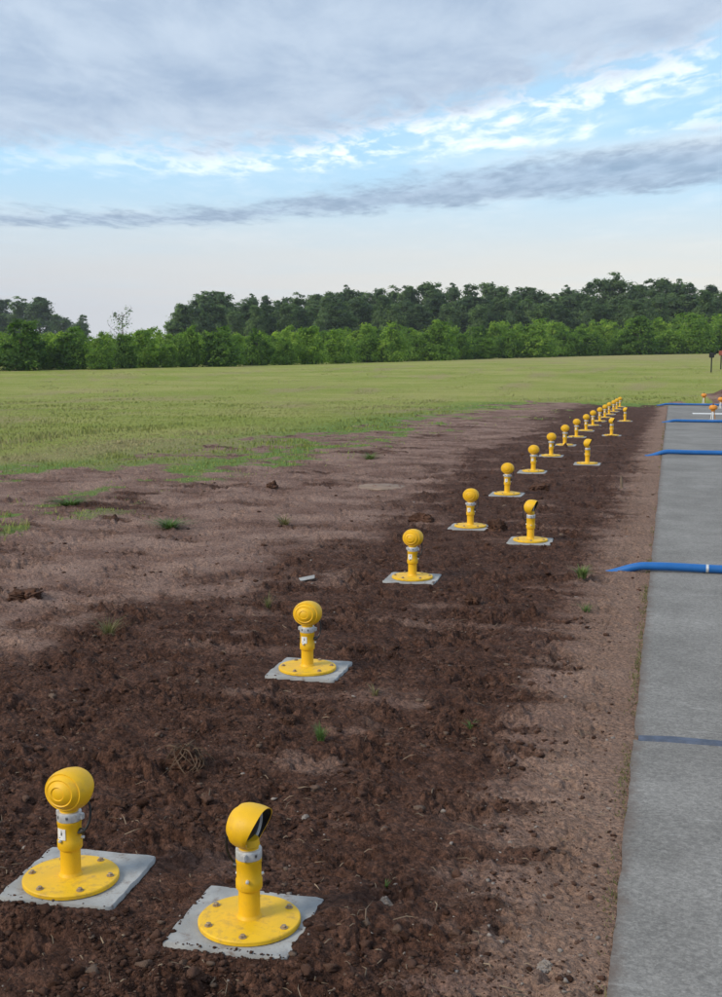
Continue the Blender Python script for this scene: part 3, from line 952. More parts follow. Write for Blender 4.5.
# ------------------------------------------------------------------ clods, stones, straw
def lump(bm, c, r, rs, flat=0.65, sub=1):
    ret = bmesh.ops.create_icosphere(bm, subdivisions=sub, radius=1.0)
    ph = [rs.uniform(0, 6.28) for _ in range(6)]
    rz = Matrix.Rotation(rs.uniform(0, 6.28), 3, 'Z'); sx, sy = rs.uniform(.7, 1.35), rs.uniform(.7, 1.2)
    for v_ in ret['verts']:
        d = v_.co
        k = 1 + 0.20 * math.sin(3.1 * d.x + ph[0]) + 0.18 * math.sin(4.3 * d.y + ph[1]) + 0.16 * math.sin(3.7 * d.z + ph[2]) + rs.uniform(-.10, .10)
        q = rz @ Vector((d.x * k * sx, d.y * k * sy, d.z * k * flat))
        v_.co = Vector(c) + q * r


# scattered crumbs: one uncountable mass, built from numpy copies of a few lumps
def crumbs(name, n_, sizes, mat, zone, label, cat, seed, sink=0.25, flat=0.7, jt=0.16, sub=1, clear=-0.012):
    rs = np.random.default_rng(seed)
    bm = bmesh.new(); lump(bm, (0, 0, 0), 1.0, random.Random(seed), flat, sub)
    bm.verts.ensure_lookup_table()
    base = np.array([v_.co[:] for v_ in bm.verts]); fb = np.array([[v_.index for v_ in f.verts] for f in bm.faces]); bm.free()
    r = 1.0 / rs.uniform(1 / 30.0, 1 / 2.2, n_ * 4)
    az = np.radians(rs.uniform(-23, 23, n_ * 4)) - YAW
    x = r * np.sin(az); y = r * np.cos(az)
    z, gsm, dk, tan, n1, n2 = ground_z(x, y)
    w_ = zone(x, y, gsm, dk, tan) * (x < CONC_X - 0.012)
    for px_, py_, a in PADS:
        w_ = w_ * ~((np.abs(x - px_) < PAD / 2 + clear) & (np.abs(y - py_) < PAD / 2 + clear))
    keep = rs.random(n_ * 4) < w_
    x, y, z = x[keep][:n_], y[keep][:n_], z[keep][:n_]
    for px_, py_, a in PADS:
        on = (np.abs(x - px_) < PAD / 2) & (np.abs(y - py_) < PAD / 2)
        z = np.where(on, float(zt(px_, py_)) + 0.0115, z)
    k = len(x)
    s = sizes[0] * (1 - rs.random(k)) ** (-1 / 2.3); s = np.minimum(s, sizes[1]) * np.interp(y, [2.5, 7], [0.75, 1.15])
    a = rs.uniform(0, 6.28, k); ca, sa = np.cos(a), np.sin(a)
    st = rs.uniform(0.7, 1.3, (k, 3)) * s[:, None]
    jit = 1 + jt * rs.standard_normal((k, len(base), 1))
    B = base[None] * jit * st[:, None, :]
    Vx = B[..., 0] * ca[:, None] - B[..., 1] * sa[:, None] + x[:, None]
    Vy = B[..., 0] * sa[:, None] + B[..., 1] * ca[:, None] + y[:, None]
    Vz = B[..., 2] + (z + s * (0.5 - sink))[:, None]
    V = np.stack([Vx, Vy, Vz], -1).reshape(-1, 3)
    Fq = (fb[None] + (np.arange(k) * len(base))[:, None, None]).reshape(-1, 3)
    o = obj(name, np_mesh(name, V, Fq, mat, True, dict(tint=rs.random(k).repeat(len(base))))); tag(o, label, cat, kind='stuff')
    return o


crumbs('soil_crumbs', 34000, (0.0020, 0.0125), M['crumb'], lambda x, y, g_, d, t: (0.28 + 0.72 * d) * (1 - 0.55 * t * (1 - d)) * (1 - g_) * sstep(-0.3, 0.4, fbm(x * 2, y * 2, 3)), 'loose dark crumbs of turned soil around the lights', 'soil', 5)
crumbs('soil_clods', 4200, (0.0050, 0.020), M['crumb'], lambda x, y, g_, d, t: (0.10 + 0.90 * d ** 1.5) * (1 - g_) * sstep(-0.05, 0.55, fbm(x * 2.6 + 11, y * 2.6, 3)) * (1 - 0.6 * t), 'rough dark clods of turned soil scattered over the strip', 'soil', 15, 0.42, 0.62, 0.19, 2, 0.03)
crumbs('gravel', 700, (0.0025, 0.010), M['stone'], lambda x, y, g_, d, t: (0.25 + 0.75 * t) * (1 - g_), 'small pale pebbles sprinkled over the bare soil', 'gravel', 6, 0.3)


def straw_bits(n_, seed):
    rs = np.random.default_rng(seed)
    r = 1.0 / rs.uniform(1 / 16.0, 1 / 2.3, n_); az = np.radians(rs.uniform(-22, 22, n_)) - YAW
    x = r * np.sin(az); y = r * np.cos(az)
    z, gsm, dk, tan, *_ = ground_z(x, y)
    ok = (x < CONC_X - 0.05) & (gsm < 0.5)
    for px_, py_, a in PADS: ok &= ~((np.abs(x - px_) < 0.2) & (np.abs(y - py_) < 0.2))
    x, y, z = x[ok], y[ok], z[ok]; k = len(x)
    L_ = rs.gamma(2.0, 0.011, k) + 0.008; wd = rs.uniform(0.0008, 0.0022, k); a = rs.uniform(0, 6.28, k); el = rs.uniform(-0.1, 0.5, k)
    dx, dy, dz = np.cos(a) * np.cos(el), np.sin(a) * np.cos(el), np.sin(el)
    nx, ny = -np.sin(a), np.cos(a)
    bow = rs.uniform(-0.25, 0.25, k) * L_
    P0 = np.stack([x, y, z + 0.003], 1); D = np.stack([dx, dy, dz], 1) * L_[:, None]; N_ = np.stack([nx, ny, np.zeros(k)], 1)
    mid = P0 + 0.5 * D + N_ * bow[:, None] + np.array([0, 0, 0.004]); end = P0 + D
    Wv = N_ * wd[:, None]; Up = np.array([0, 0, 1.0]) * wd[:, None]
    V = np.stack([P0 - Wv, P0 + Wv, P0 + Up * 1.5, mid - Wv, mid + Wv, mid + Up * 1.5, end], 1).reshape(-1, 3)
    f0 = np.array([[0, 1, 4], [0, 4, 3], [1, 2, 5], [1, 5, 4], [2, 0, 3], [2, 3, 5], [3, 4, 6], [4, 5, 6], [5, 3, 6]])
    Fq = (f0[None] + (np.arange(k) * 7)[:, None, None]).reshape(-1, 3)
    tag(obj('straw_bits', np_mesh('straw_bits', V, Fq, M['straw'], False)), 'dry straw and root bits lying over the soil', 'straw', kind='stuff')


straw_bits(800, 9)


def single_lump(name, px_, py_, r, mat, label, cat, flat=0.7, seed=1, sub=4, grp=None):
    x, y = pix(px_, py_); z = gz(x, y)
    rs = random.Random(seed)
    bm = bmesh.new(); lump(bm, (0, 0, 0), r, rs, flat, sub)
    for v_ in bm.verts:
        d = v_.co / r
        kk = 0.8 * float(perlin(np.array([d.x * 10.3 + seed]), np.array([d.y * 10.3 + d.z * 8.9]))[0]) + float(perlin(np.array([d.x * 2.3 + seed]), np.array([d.y * 2.3 + d.z * 1.9]))[0]) + 0.6 * float(perlin(np.array([d.x * 5.3 + seed]), np.array([d.y * 5.3 + d.z * 4.9]))[0])
        v_.co *= 1 + 0.22 * kk
    o = obj(name, bm_mesh(name, bm, mat, True, 30)); o.location = (x, y, z + r * flat * 0.32)
    tag(o, label, cat, grp)
    return o


single_lump('stone', 385, 899, 0.018, M['stone'], 'rounded brown-grey stone lying on dark soil right of the near hooded light', 'stone', 0.8, 3)
single_lump('stone', 545, 968, 0.019, M['stone'], 'pale squarish stone on tan soil near the bottom of the concrete edge', 'stone', 0.7, 4)
single_lump('stone', 305, 815, 0.014, M['stone'], 'small flat pale stone on soil just above the near hooded light', 'stone', 0.5, 8)
single_lump('soil_clod', 290, 722, 0.026, M['clod'], 'dark round clod of soil left of the green grass tuft', 'soil clod', 0.9, 5)
single_lump('soil_clod', 422, 521, 0.075, M['clod'], 'big dark wedge-shaped clod behind the third light of the left row', 'soil clod', 0.75, 6)
single_lump('soil_clod', 497, 532, 0.095, M['clod'], 'wide dark clod left of the second light of the right row', 'soil clod', 0.6, 7)
single_lump('soil_clod', 474, 605, 0.055, M['clod'], 'brown clod with roots in mid strip, right of the third light', 'soil clod', 0.7, 9)
single_lump('soil_clod', 28, 596, 0.09, M['clod'], 'low dark heap of soil on the pale ground at the left edge', 'soil clod', 0.5, 12)
single_lump('soil_clod', 120, 806, 0.030, M['clod'], 'crumbly brown clod right of the nearest ridged head', 'soil clod', 0.7, 14)
single_lump('soil_clod', 538, 490, 0.10, M['clod'], 'flat dark clod behind the second light of the right row', 'soil clod', 0.45, 15)
single_lump('soil_clod', 273, 487, 0.07, M['clod'], 'dark clod on pale ground left of the flat round cover', 'soil clod', 0.6, 16)

M['dusty'] = mat_simple('dusty_cover', (0.27, 0.20, 0.155), 0.95, 0.2, 7, 0.4, 60, 0.1, dirt=((0.14, 0.09, 0.065), 0.8))
# pale slab flush with the soil
x, y = pix(381, 486)
bm = bmesh.new(); lathe(bm, [(0.27, -0.04), (0.285, 0.012), (0.27, 0.022)], 32)
for v_ in bm.verts: v_.co.x *= 1 + 0.06 * math.sin(5 * v_.co.y * 9); v_.co.y *= 1 + 0.05 * math.sin(v_.co.x * 21)
o = obj('concrete_cover', bm_mesh('concrete_cover', bm, M['dusty'], True, 40)); o.location = (x, y, gz(x, y) - 0.008)
tag(o, 'flat pale round cover almost flush with soil, left of the light rows', 'cover')
# pale flat scrap
x, y = pix(306, 580)
bm = bmesh.new(); box(bm, (0, 0, 0), (0.12, 0.075, 0.005), bev=0.002)
for v_ in bm.verts: v_.co.z += 0.010 * math.sin(v_.co.x * 30); v_.co.y += 0.25 * v_.co.x
o = obj('scrap', bm_mesh('scrap', bm, M['pad'], True, 40)); o.location = (x, y, gz(x, y) + 0.010); o.rotation_euler = (0.12, 0.05, 0.3)
tag(o, 'flat pale scrap on dark soil behind the second light of the left row', 'litter')
# short pale peg
x, y = pix(622, 488)
bm = bmesh.new(); lathe(bm, [(0.016, -0.05), (0.016, 0.10), (0.004, 0.14)], 10)
o = obj('marker_peg', bm_mesh('marker_peg', bm, M['straw'], True, 40)); o.location = (x, y, gz(x, y)); o.rotation_euler = (0.05, -0.08, 0)
tag(o, 'short pale peg in the soil beside the concrete strip', 'peg')

# ------------------------------------------------------------------ tufts
def blade_mesh(name, n_, h, spread, wd, mat, seed, droop=0.5):
    rs = np.random.default_rng(seed)
    V, Fq, T = [], [], []
    for i in range(n_):
        a = rs.uniform(0, 6.28); r0 = spread * 0.25 * rs.random(); hh = h * rs.uniform(0.45, 1.0); out_ = spread * rs.uniform(0.2, 1.0) * droop * 2
        d = np.array([math.cos(a), math.sin(a), 0]); s_ = np.array([-math.sin(a), math.cos(a), 0])
        p0 = d * r0; base = len(V); tt = rs.random()
        for k in range(4):
            t = k / 3
            p_ = p0 + d * out_ * t * t + np.array([0, 0, hh * (t - 0.35 * droop * t * t) * 1.2])
            w_ = wd * (1 - t ** 1.5) + 0.0002
            V += [p_ - s_ * w_, p_ + s_ * w_]; T += [tt, tt]
        for k in range(3):
            b = base + 2 * k; Fq.append((b, b + 1, b + 3, b + 2))
    return np_mesh(name, V, Fq, mat, True, dict(tint=T))


tufts = [(321, 739, 0.085, 0.06, 'tuft', 70, 'bright green grass tuft in the dark soil between the light rows'),
         (582, 581, 0.10, 0.10, 'tuft', 90, 'low green grass tuft just below the near blue duct'),
         (586, 612, 0.06, 0.10, 'tuft', 45, 'sparse pale green tuft halfway between duct and concrete edge'),
         (471, 726, 0.035, 0.05, 'tuft', 26, 'tiny green weed in the middle of the soil strip'),
         (386, 884, 0.035, 0.02, 'tuft', 12, 'tiny green sprout beside the brown-grey stone'),
         (108, 634, 0.12, 0.13, 'straw_tuft', 80, 'half dry yellowish tuft left of the second light'),
         (268, 606, 0.11, 0.08, 'straw_tuft', 26, 'sparse dry stalks standing just left of the second light head'),
         (284, 524, 0.10, 0.16, 'straw_tuft', 50, 'dry grey-green tuft on the pale bare ground'),
         (375, 695, 0.06, 0.06, 'straw_tuft', 22, 'small dry tuft right of the pad of the second light'),
         (70, 506, 0.10, 0.35, 'tuft', 160, 'flat green weed patch on the bare ground near the left edge'),
         (170, 527, 0.09, 0.30, 'tuft', 140, 'flat green weed patch on bare ground below the field margin'),
         (370, 458, 0.12, 0.25, 'tuft', 110, 'green weed clump where the bare ground meets the field')]
M['straw_tuft'] = mat_leaf('dry_tuft', (0.13, 0.145, 0.055), (0.23, 0.195, 0.105), (0.31, 0.25, 0.15), 0.3)
for i, (px_, py_, h_, sp_, mt, n_, lab) in enumerate(tufts):
    x, y = pix(px_, py_)
    o = obj('grass_tuft', blade_mesh('grass_tuft', n_, h_, sp_, 0.0022 if y < 8 else 0.006, M[mt], 40 + i)); o.location = (x, y, gz(x, y) - 0.006)
    tag(o, lab, 'grass tuft', 'tufts growing in the bare soil')

# root clump
x, y = pix(186, 764)
t = empty('root_clump', (x, y, gz(x, y))); tag(t, 'upturned clump of dry roots and soil behind the nearest light', 'root clump')
bm = bmesh.new(); lump(bm, (0, 0, 0.024), 0.056, random.Random(3), 0.8, 4)
for v_ in bm.verts:
    d = v_.co / 0.046
    v_.co *= 1 + 0.30 * float(perlin(np.array([d.x * 2.7]), np.array([d.y * 2.7 + d.z * 2.1]))[0]) + 0.16 * float(perlin(np.array([d.x * 9]), np.array([d.y * 9 + d.z * 7]))[0])
obj('soil_core', bm_mesh('soil_core', bm, M['clod'], True, 30), None, t)
rs = random.Random(5)
for k in range(34):
    a = rs.uniform(0, 6.28); r1 = rs.uniform(0.05, 0.12); h0 = rs.uniform(0.04, 0.085); up_ = rs.choice((0.0, 0.01, 0.035)); off = (rs.uniform(-.02, .02), rs.uniform(-.02, .02))
    bm = bmesh.new()
    pts_ = []
    bend = rs.uniform(-1.6, 1.6)
    for i in range(8):
        q = i / 7
        aa = a + bend * q * q
        rr_ = 0.006 + (r1 - 0.006) * q ** 0.8
        pts_.append((off[0] + math.cos(aa) * rr_, off[1] + math.sin(aa) * rr_, h0 * (1 - q ** 1.6) + up_ * math.sin(q * 3.14) + 0.004 * math.sin(q * 9 + k)))
    tube(bm, pts_, [rs.uniform(0.0026, 0.0045) * (1 - 0.7 * i / 7) for i in range(8)], 5)
    obj('root', bm_mesh('root', bm, M['root'], True, 60), None, t)

# ------------------------------------------------------------------ field grass
def grass_field(n_, seed):
    rs = np.random.default_rng(seed)
    r = 1.0 / rs.uniform(1 / 95.0, 1 / 8.0, n_); r = np.where(rs.random(n_) < 0.45, rs.uniform(14, 85, n_), r)
    az = np.radians(rs.uniform(-23, 23, n_)) - YAW
    x = r * np.sin(az); y = r * np.cos(az)
    z, gsm, dk, tan, n1, n2 = ground_z(x, y)
    clump = sstep(-0.5, 0.5, fbm(x * 1.3 + 8, y * 1.3, 3))
    keep = rs.random(n_) < gsm ** 1.5 * (0.25 + 0.75 * clump) * (0.45 + 0.55 * sstep(80, 18, r))
    keep &= ~((x > CONC_X - 0.1) & (y < CONC_END))
    x, y, z, r, gsm, n1 = x[keep], y[keep], z[keep], r[keep], gsm[keep], n1[keep]
    k = len(x)
    tall = 1 + 1.6 * sstep(0.0, 0.7, fbm(x * 0.5 + 3, y * 0.25, 3))
    endw = np.exp(-((y - 47.5) / 2.0) ** 2) * (x > -7) * 1.2
    h = rs.uniform(0.018, 0.05, k) * tall * np.interp(r, [14, 60], [1, 0.55]) * (1 + endw) * (0.6 + 0.4 * gsm)
    wd = np.maximum(0.0035, r * 0.00042)
    a = rs.uniform(0, 6.28, k); lean = rs.uniform(0.1, 0.7, k) * h; la = rs.uniform(0, 6.28, k)
    P0 = np.stack([x, y, z - 0.01], 1)
    Wv = np.stack([np.cos(a), np.sin(a), np.zeros(k)], 1) * wd[:, None]
    tip = P0 + np.stack([np.cos(la) * lean, np.sin(la) * lean, h], 1)
    mid = P0 + np.stack([np.cos(la) * lean * .35, np.sin(la) * lean * .35, h * .6], 1)
    V = np.stack([P0 - Wv, P0 + Wv, mid + Wv * .7, tip, mid - Wv * .7], 1).reshape(-1, 3)
    i0 = (np.arange(k) * 5)[:, None]
    xb = np.interp(y, [4, 9, 13.9, 15.5, 20, 24, 31, 46], [-13, -10.5, -8.3, -6.6, -6.4, -6.0, -6.0, -5.6])
    ed = np.where(y < 46, xb - x, 9)
    tint = 0.45 + 0.5 * fbm(x * 0.3 + 4, y * 0.09 + 9, 3) + rs.uniform(-0.14, 0.14, k) - 0.5 * np.exp(-((ed - 0.3) / 1.6) ** 2)
    tint = tint + 0.5 * np.exp(-((ed - 2.2) / 0.9) ** 2) * (y < 20)
    tint = np.clip(tint, 0, 1.2).repeat(5)
    Fq = np.concatenate([i0 + np.array([[0, 1, 2, 4]]), ], 0)
    Ft = i0 + np.array([[4, 2, 3, 3]])
    # quads plus tip triangles as one triangle list
    T3 = np.concatenate([i0 + np.array([[0, 1, 2]]), i0 + np.array([[0, 2, 4]]), i0 + np.array([[4, 2, 3]])], 0)
    o = obj('field_grass', np_mesh('field_grass', V, T3, M['grass'], False, dict(tint=tint)))
    tag(o, 'short green and straw coloured grass of the open field', 'grass', kind='stuff')
    return k


grass_field(330000, 21)


def edge_weeds(seed):
    rs = np.random.default_rng(seed)
    n_ = 2600
    y = rs.uniform(2.7, 30, n_); y = np.where(rs.random(n_) < 0.6, rs.uniform(2.7, 10, n_), y)
    keep = fbm(y * 1.1, y * 0 + 3.3, 4) + rs.uniform(-0.3, 0.3, n_) > 0.12
    y = y[keep]; k = len(y)
    x = CONC_X - np.abs(rs.normal(0, 0.022, k)) - 0.002
    z = ground_z(x, y)[0]
    h = rs.uniform(0.008, 0.026, k); a = rs.uniform(0, 6.28, k); la = rs.uniform(0, 6.28, k)
    P0 = np.stack([x, y, z - 0.004], 1); Wv = np.stack([np.cos(a), np.sin(a), 0 * a], 1) * (0.0022 + 0.0003 * y)[:, None]
    tip = P0 + np.stack([np.cos(la) * h * .6, np.sin(la) * h * .6, h], 1)
    V = np.stack([P0 - Wv, P0 + Wv, tip], 1).reshape(-1, 3)
    T3 = (np.arange(k) * 3)[:, None] + np.array([[0, 1, 2]])
    tag(obj('edge_weeds', np_mesh('edge_weeds', V, T3, M['straw_tuft'], False, dict(tint=rs.random(k).repeat(3) * 0.8))), 'thin line of moss and weeds along the concrete edge', 'weeds', kind='stuff')


edge_weeds(31)

# ------------------------------------------------------------------ trees and bushes
def crown_mesh(name, seed, env, n_cl, per, ls, mat, droop=0.0):
    """leaf faces gathered in clumps through the crown volume; env(rs)-> list of lobes (cx,cy,cz,rx,ry,rz)"""
    rs = np.random.default_rng(seed)
    lobes = np.array(env(rs))
    vol = (lobes[:, 3] * lobes[:, 4] * lobes[:, 5]) ** 0.66
    pick = rs.choice(len(lobes), n_cl, p=vol / vol.sum())
    d = rs.standard_normal((n_cl, 3)); d /= np.linalg.norm(d, axis=1)[:, None]
    rad = rs.uniform(0.35, 1.0, n_cl) ** 0.5
    C = lobes[pick, :3] + d * rad[:, None] * lobes[pick, 3:]
    C[:, 2] = np.maximum(C[:, 2], 0.06)
    size = rs.uniform(0.22, 0.42, n_cl) * np.minimum(lobes[pick, 3:].mean(1), 1.6)
    tcl = rs.random(n_cl)
    k = n_cl * per
    q = rs.standard_normal((k, 3)) * 0.62
    ci = np.repeat(np.arange(n_cl), per)
    p_ = C[ci] + q * size[ci][:, None] * np.array([1.15, 1.15, 0.8])
    p_[:, 2] = np.abs(p_[:, 2])
    out_ = d[ci] * 0.9 + q * 0.6 + np.array([0, 0, 0.45]) + rs.standard_normal((k, 3)) * 0.55
    out_ /= np.linalg.norm(out_, axis=1)[:, None]
    t1 = np.cross(out_, rs.standard_normal((k, 3))); t1 /= np.linalg.norm(t1, axis=1)[:, None]
    t2 = np.cross(out_, t1)
    s = ls * rs.uniform(0.55, 1.25, k)[:, None]
    V = np.stack([p_ - t1 * s, p_ - t2 * s * 0.55, p_ + t1 * s, p_ + t2 * s * 0.55 + out_ * s * 0.15], 1).reshape(-1, 3)
    Fq = (np.arange(k) * 4)[:, None] + np.array([[0, 1, 2, 3]])
    tint = np.clip(tcl[ci] ** 1.4 * 0.95 + rs.uniform(-0.1, 0.2, k), 0, 1).repeat(4)
    return np_mesh(name, V, Fq, mat, False, dict(tint=tint))


def bush_env(rs):
    L_ = [(0, 0, 1.15, 1.15, 1.15, 1.30), (0, 0, 0.55, 1.35, 1.35, 0.55)]
    for k in range(rs.integers(9, 13)):
        a = rs.uniform(0, 6.28); zz = rs.uniform(0.3, 2.45); r = rs.uniform(0.55, 1.15) * (1.0 if zz < 1.6 else 0.62)
        s = rs.uniform(0.34, 0.62)
        L_.append((r * math.cos(a), r * math.sin(a), zz, s, s, s * rs.uniform(0.9, 1.4)))
    L_.append((rs.uniform(-.35, .35), rs.uniform(-.35, .35), 2.5, 0.40, 0.40, 0.52))
    return L_


def tree_env(rs):
    L_ = [(0, 0, 5.2, 1.9, 1.9, 4.4), (rs.uniform(-.6, .6), 0, 7.6, 1.5, 1.5, 2.8)]
    for k in range(rs.integers(12, 17)):
        a = rs.uniform(0, 6.28); zz = rs.uniform(1.6, 10.0); r = rs.uniform(0.9, 2.2) * (1.0 if zz < 7.0 else 0.6)
        s = rs.uniform(0.75, 1.3)
        L_.append((r * math.cos(a), r * math.sin(a), zz, s, s, s * rs.uniform(0.9, 1.5)))
    for k in range(3):
        L_.append((rs.uniform(-.9, .9), rs.uniform(-.9, .9), rs.uniform(9.4, 10.6), 0.7, 0.7, 1.1))
    return L_


def trunk_mesh(name, h, r, n_limb, seed, reach, z0):
    rs = random.Random(seed)
    bm = bmesh.new()
    pts_ = [(rs.uniform(-.04, .04) * h * t * 0.6, rs.uniform(-.04, .04) * h * t * 0.6, h * t - 0.15) for t in (0, .15, .35, .6, .85, 1)]
    tube(bm, pts_, [r * (1.25, 1, .85, .6, .35, .12)[i] for i in range(6)], 8)
    for k in range(n_limb):
        zb = rs.uniform(z0, 0.8) * h; a = rs.uniform(0, 6.28); L_ = reach * rs.uniform(0.5, 1)
        p0 = Vector((0, 0, zb)); d = Vector((math.cos(a), math.sin(a), rs.uniform(0.5, 1.1))).normalized()
        m_ = p0 + d * L_ * 0.5; e = p0 + d * L_ + Vector((0, 0, 0.12 * L_))
        tube(bm, [p0, m_, e], [r * 0.45, r * 0.3, r * 0.1], 6)
    return bm_mesh(name, bm, M['bark'], True, 60)


BUSH = [(crown_mesh('crown', 100 + k, bush_env, 190, 40, 0.095, M['leaf_bush']), trunk_mesh('trunk', 2.3, 0.06, 7, k, 1.1, 0.05)) for k in range(6)]
LIGHT = [(crown_mesh('crown', 150 + k, bush_env, 190, 40, 0.095, M['leaf_light']), BUSH[k][1]) for k in range(5)]
TREE = [(crown_mesh('crown', 200 + k, tree_env, 300, 34, 0.20, M['leaf_tree']), trunk_mesh('trunk', 10.5, 0.19, 11, 60 + k, 2.6, 0.2)) for k in range(6)]


def plant(name, kind, k, x, y, sx, sz, label, cat, group):
    me_c, me_t = kind[k % len(kind)]
    t = empty(name, (x, y, float(zt(x, y)) - 0.03), random.uniform(0, 6.28), (sx, sx, sz)); tag(t, label, cat, group)
    obj('trunk', me_t, None, t); obj('crown', me_c, None, t)
    return t


# front bushes: photograph column, width in pixels, row of the top
front = [(-14, 36, 330), (24, 48, 319), (50, 22, 341), (72, 44, 327), (101, 24, 342), (126, 26, 330), (148, 38, 326), (170, 20, 344), (190, 30, 322), (222, 48, 326),
         (258, 32, 327), (284, 28, 334), (311, 34, 324), (340, 34, 328), (367, 30, 330), (392, 34, 322), (417, 28, 334), (438, 40, 316), (462, 26, 332), (482, 30, 337),
         (508, 30, 328), (535, 46, 319), (563, 32, 326), (588, 36, 330), (614, 26, 338), (636, 40, 316), (664, 40, 328), (692, 44, 314), (722, 44, 318), (752, 44, 316)]
side = ['far left edge', 'left part', 'middle', 'right part', 'far right']
nth = ['first', 'second', 'third', 'fourth', 'fifth', 'sixth', 'seventh', 'eighth', 'ninth', 'tenth', 'eleventh', 'twelfth', 'thirteenth', 'fourteenth', 'fifteenth', 'sixteenth', 'seventeenth', 'eighteenth', 'nineteenth', 'twentieth', 'twenty-first', 'twenty-second', 'twenty-third', 'twenty-fourth', 'twenty-fifth', 'twenty-sixth', 'twenty-seventh', 'twenty-eighth', 'twenty-ninth', 'thirtieth', 'thirty-first', 'thirty-second', 'thirty-third', 'thirty-fourth', 'thirty-fifth', 'thirty-sixth', 'thirty-seventh', 'thirty-eighth', 'thirty-ninth', 'fortieth']


def belt(px_): return float(np.interp(px_, [-40, 100, 300, 430, 600, 760], [88, 87, 100, 114, 134, 152]))


for i, (px_, wpx, top) in enumerate(front):
    d = belt(px_) + random.uniform(-1.5, 1.5)
    x, y = azim(px_, d); z0 = float(zt(x, y))
    hgt = CAM_H - z0 + d * (HOR - top) / F_PX
    wid = wpx / F_PX * d
    sh = 'tall full' if hgt > 5 else ('low' if top > 336 else ('broad' if wpx > 40 else 'rounded'))
    plant('bush', BUSH, i * 5 + 1, x, y, wid / 3.1 * 1.12, hgt / 3.05, '%s green bush at the field edge, %s of the front row from the left' % (sh, nth[i]), 'bush', 'bushes in the front row')
_seen = set()
def side_label(px_, cols, fmt):
    k = min(range(len(cols)), key=lambda q: abs(cols[q] - px_))
    sides = ('just left of', 'in line with', 'just right of') if px_ < cols[k] else ('just right of', 'in line with', 'just left of')
    for sd_ in sides:
        lab = fmt % (sd_, nth[k])
        if lab not in _seen: break
    _seen.add(lab)
    return lab


def behind_label(px_):
    return side_label(px_, [f[0] for f in front], 'light green thicket bush %s the %s front bush from the left')


for i in range(64):                                   # thicket behind the front row
    px_ = -30 + 800 * (i + random.uniform(0.1, 0.9)) / 64
    d = belt(px_) + random.choice((6, 11, 17)) + random.uniform(-1.5, 1.5)
    top = float(np.interp(px_, [0, 180, 430, 560, 640, 760], [330, 327, 325, 322, 314, 312])) + random.uniform(-3, 6)
    x, y = azim(px_, d); z0 = float(zt(x, y))
    hgt = CAM_H - z0 + d * (HOR - top) / F_PX
    plant('bush', LIGHT if i % 4 else BUSH, i * 7 + 2, x, y, hgt / 3.05 * random.uniform(0.85, 1.15), hgt / 3.05, behind_label(px_), 'bush', 'bushes packed behind the front row')

back = [(-12, 300, 34, 290), (6, 298, 26, 300), (24, 297, 24, 290), (43, 295, 28, 285), (60, 312, 20, 300), (71, 317, 14, 300), (84, 313, 13, 290),
        (184, 302, 22, 215), (201, 293, 26, 205), (215, 287, 34, 200), (234, 298, 24, 215), (252, 292, 22, 210), (268, 292, 24, 205), (285, 294, 22, 215), (298, 291, 24, 205),
        (316, 290, 26, 210), (332, 287, 24, 200), (346, 283, 26, 205), (362, 288, 24, 212), (376, 285, 28, 200), (392, 284, 26, 208), (408, 281, 24, 200), (431, 277, 30, 200),
        (450, 281, 26, 210), (466, 280, 24, 200), (490, 279, 34, 205), (507, 287, 22, 215), (524, 283, 30, 200), (545, 289, 26, 215), (563, 284, 26, 210), (585, 279, 30, 205),
        (600, 276, 26, 200), (618, 272, 34, 200), (636, 282, 24, 210), (655, 275, 32, 200), (674, 279, 26, 208), (688, 281, 26, 200), (706, 284, 26, 205), (726, 284, 34, 200), (750, 280, 34, 205)]
for i, (px_, top, wpx, d) in enumerate(back):
    x, y = azim(px_, d); z0 = float(zt(x, y))
    hgt = CAM_H - z0 + d * (HOR - top) / F_PX
    wid = wpx / F_PX * d
    plant('tree', TREE, i * 5 + 3, x, y, max(wid / 4.0, 0.6), hgt / 11.9, 'dark green tree on the skyline behind the bushes, %s from the left' % nth[i], 'tree', 'dark trees on the skyline')
for i in range(56):                                    # lower trees filling the wood
    px_ = 176 + 590 * (i + random.uniform(0.1, 0.9)) / 56
    d = random.uniform(165, 195)
    top = float(np.interp(px_, [176, 300, 430, 560, 640, 760], [302, 298, 290, 294, 287, 291])) + random.uniform(-4, 12)
    x, y = azim(px_, d); z0 = float(zt(x, y))
    hgt = CAM_H - z0 + d * (HOR - top) / F_PX
    plant('tree', TREE, i * 7 + 1, x, y, hgt / 11.9 * random.uniform(1.0, 1.5), hgt / 11.9, side_label(px_, [b[0] for b in back], 'lower dark tree inside the wood, %s the %s skyline tree from the left'), 'tree', 'lower trees inside the wood')

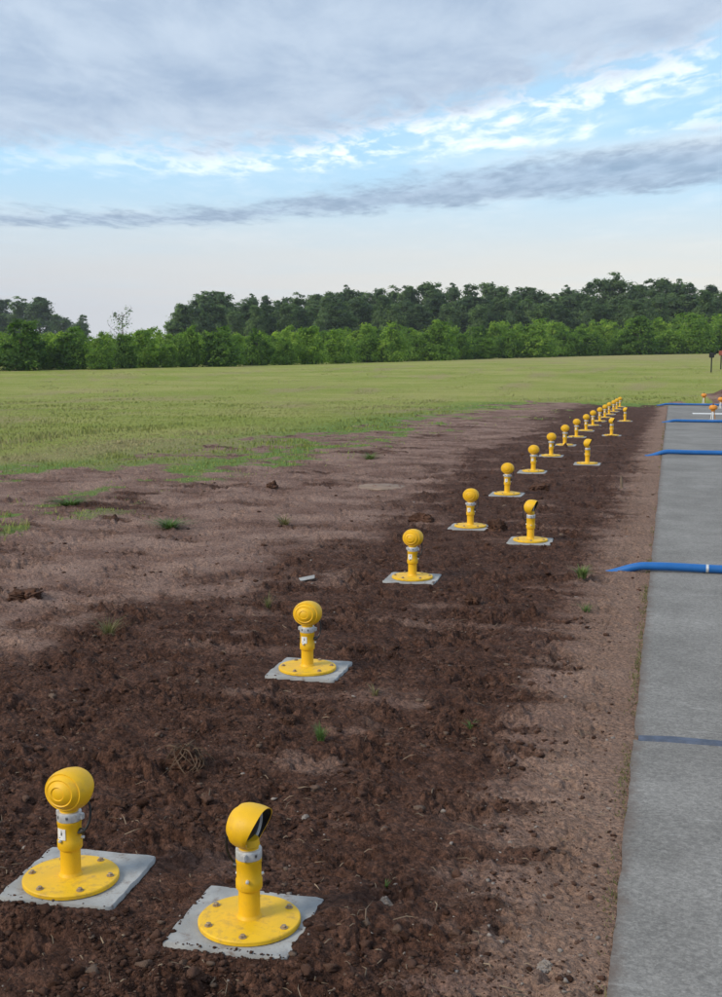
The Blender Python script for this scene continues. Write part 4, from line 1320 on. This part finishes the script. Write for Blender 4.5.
# bare-branched sapling rising above the bushes on the left
x, y = azim(124, 118)
t = empty('bare_tree', (x, y, float(zt(x, y)))); tag(t, 'thin half bare tree poking above the bushes on the left', 'tree')
bm = bmesh.new(); rs = random.Random(8)
tube(bm, [(0, 0, -0.1), (0.1, 0, 2.2), (0, 0.1, 4.6)], [0.09, 0.06, 0.02], 8)
obj('trunk', bm_mesh('trunk', bm, M['bark'], True, 60), None, t)
for k in range(14):
    zb = rs.uniform(1.8, 4.4); a = rs.uniform(0, 6.28); L_ = rs.uniform(0.6, 1.3)
    bm = bmesh.new()
    e = Vector((math.cos(a) * L_, math.sin(a) * L_, zb + L_ * 0.8))
    tube(bm, [(0.05, 0, zb), (e.x * .5, e.y * .5, zb + L_ * .3), e], [0.03, 0.02, 0.008], 5)
    for q in range(5):
        b_ = Vector((0, 0, zb)).lerp(e, rs.uniform(.4, 1)); f_ = b_ + Vector((rs.uniform(-.3, .3), rs.uniform(-.3, .3), rs.uniform(.1, .4)))
        tube(bm, [b_, f_], [0.012, 0.005], 4)
    obj('branch', bm_mesh('branch', bm, M['bark'], True, 60), None, t)
obj('crown', crown_mesh('crown', 301, lambda r_: [(0, 0, 3.9, 1.0, 1.0, 1.1), (0.4, 0, 5.0, .6, .6, .5), (-.5, 0, 4.6, .5, .5, .5)], 22, 16, 0.09, M['leaf_tree']), None, t)

# ------------------------------------------------------------------ lamp post and sign far off on the right
for (px_, lab, hd) in ((709.5, 'small black signal box on a thin post in the far field', 'black'), (719, 'small reddish brown signal box on a post at the right edge', 'red')):
    if hd == 'red': M['red'] = mat_simple('red_brown_paint', (0.28, 0.07, 0.04), 0.6, 0.15, 20)
    x, y = azim(px_, 74 if hd == 'black' else 78)
    t = empty('signal_post', (x, y, float(zt(x, y)))); tag(t, lab, 'signal post', 'signal posts in the far field')
    tp = 0.86
    bm = bmesh.new(); tube(bm, [(0, 0, -0.2), (0, 0, tp)], 0.04, 10); obj('post', bm_mesh('post', bm, M['black']), None, t)
    bm = bmesh.new(); box(bm, (0, 0, tp + 0.14), (0.30, 0.20, 0.30), bev=0.03); bx_ = obj('box', bm_mesh('box', bm, M[hd]), None, t)
    bm = bmesh.new(); box(bm, (0.19, 0, tp + 0.20), (0.10, 0.12, 0.10), bev=0.02); obj('bracket', bm_mesh('bracket', bm, M[hd]), None, t)

# ------------------------------------------------------------------ thin evening haze
bm = bmesh.new(); box(bm, (0, 0, 12.0), (900, 900, 30.0))
hm = bpy.data.materials.new('haze'); hm.use_nodes = True
for n in list(hm.node_tree.nodes): hm.node_tree.nodes.remove(n)
hg = NG(hm.node_tree)
pv = hg.node('ShaderNodeVolumePrincipled'); pv.inputs['Color'].default_value = (0.80, 0.86, 0.95, 1); pv.inputs['Density'].default_value = 0.0003
ho = hg.node('ShaderNodeOutputMaterial'); hm.node_tree.links.new(pv.outputs[0], ho.inputs['Volume'])
hz_o = obj('haze', bm_mesh('haze', bm, hm, False)); tag(hz_o, 'thin pale haze over the far trees', 'haze', kind='stuff')
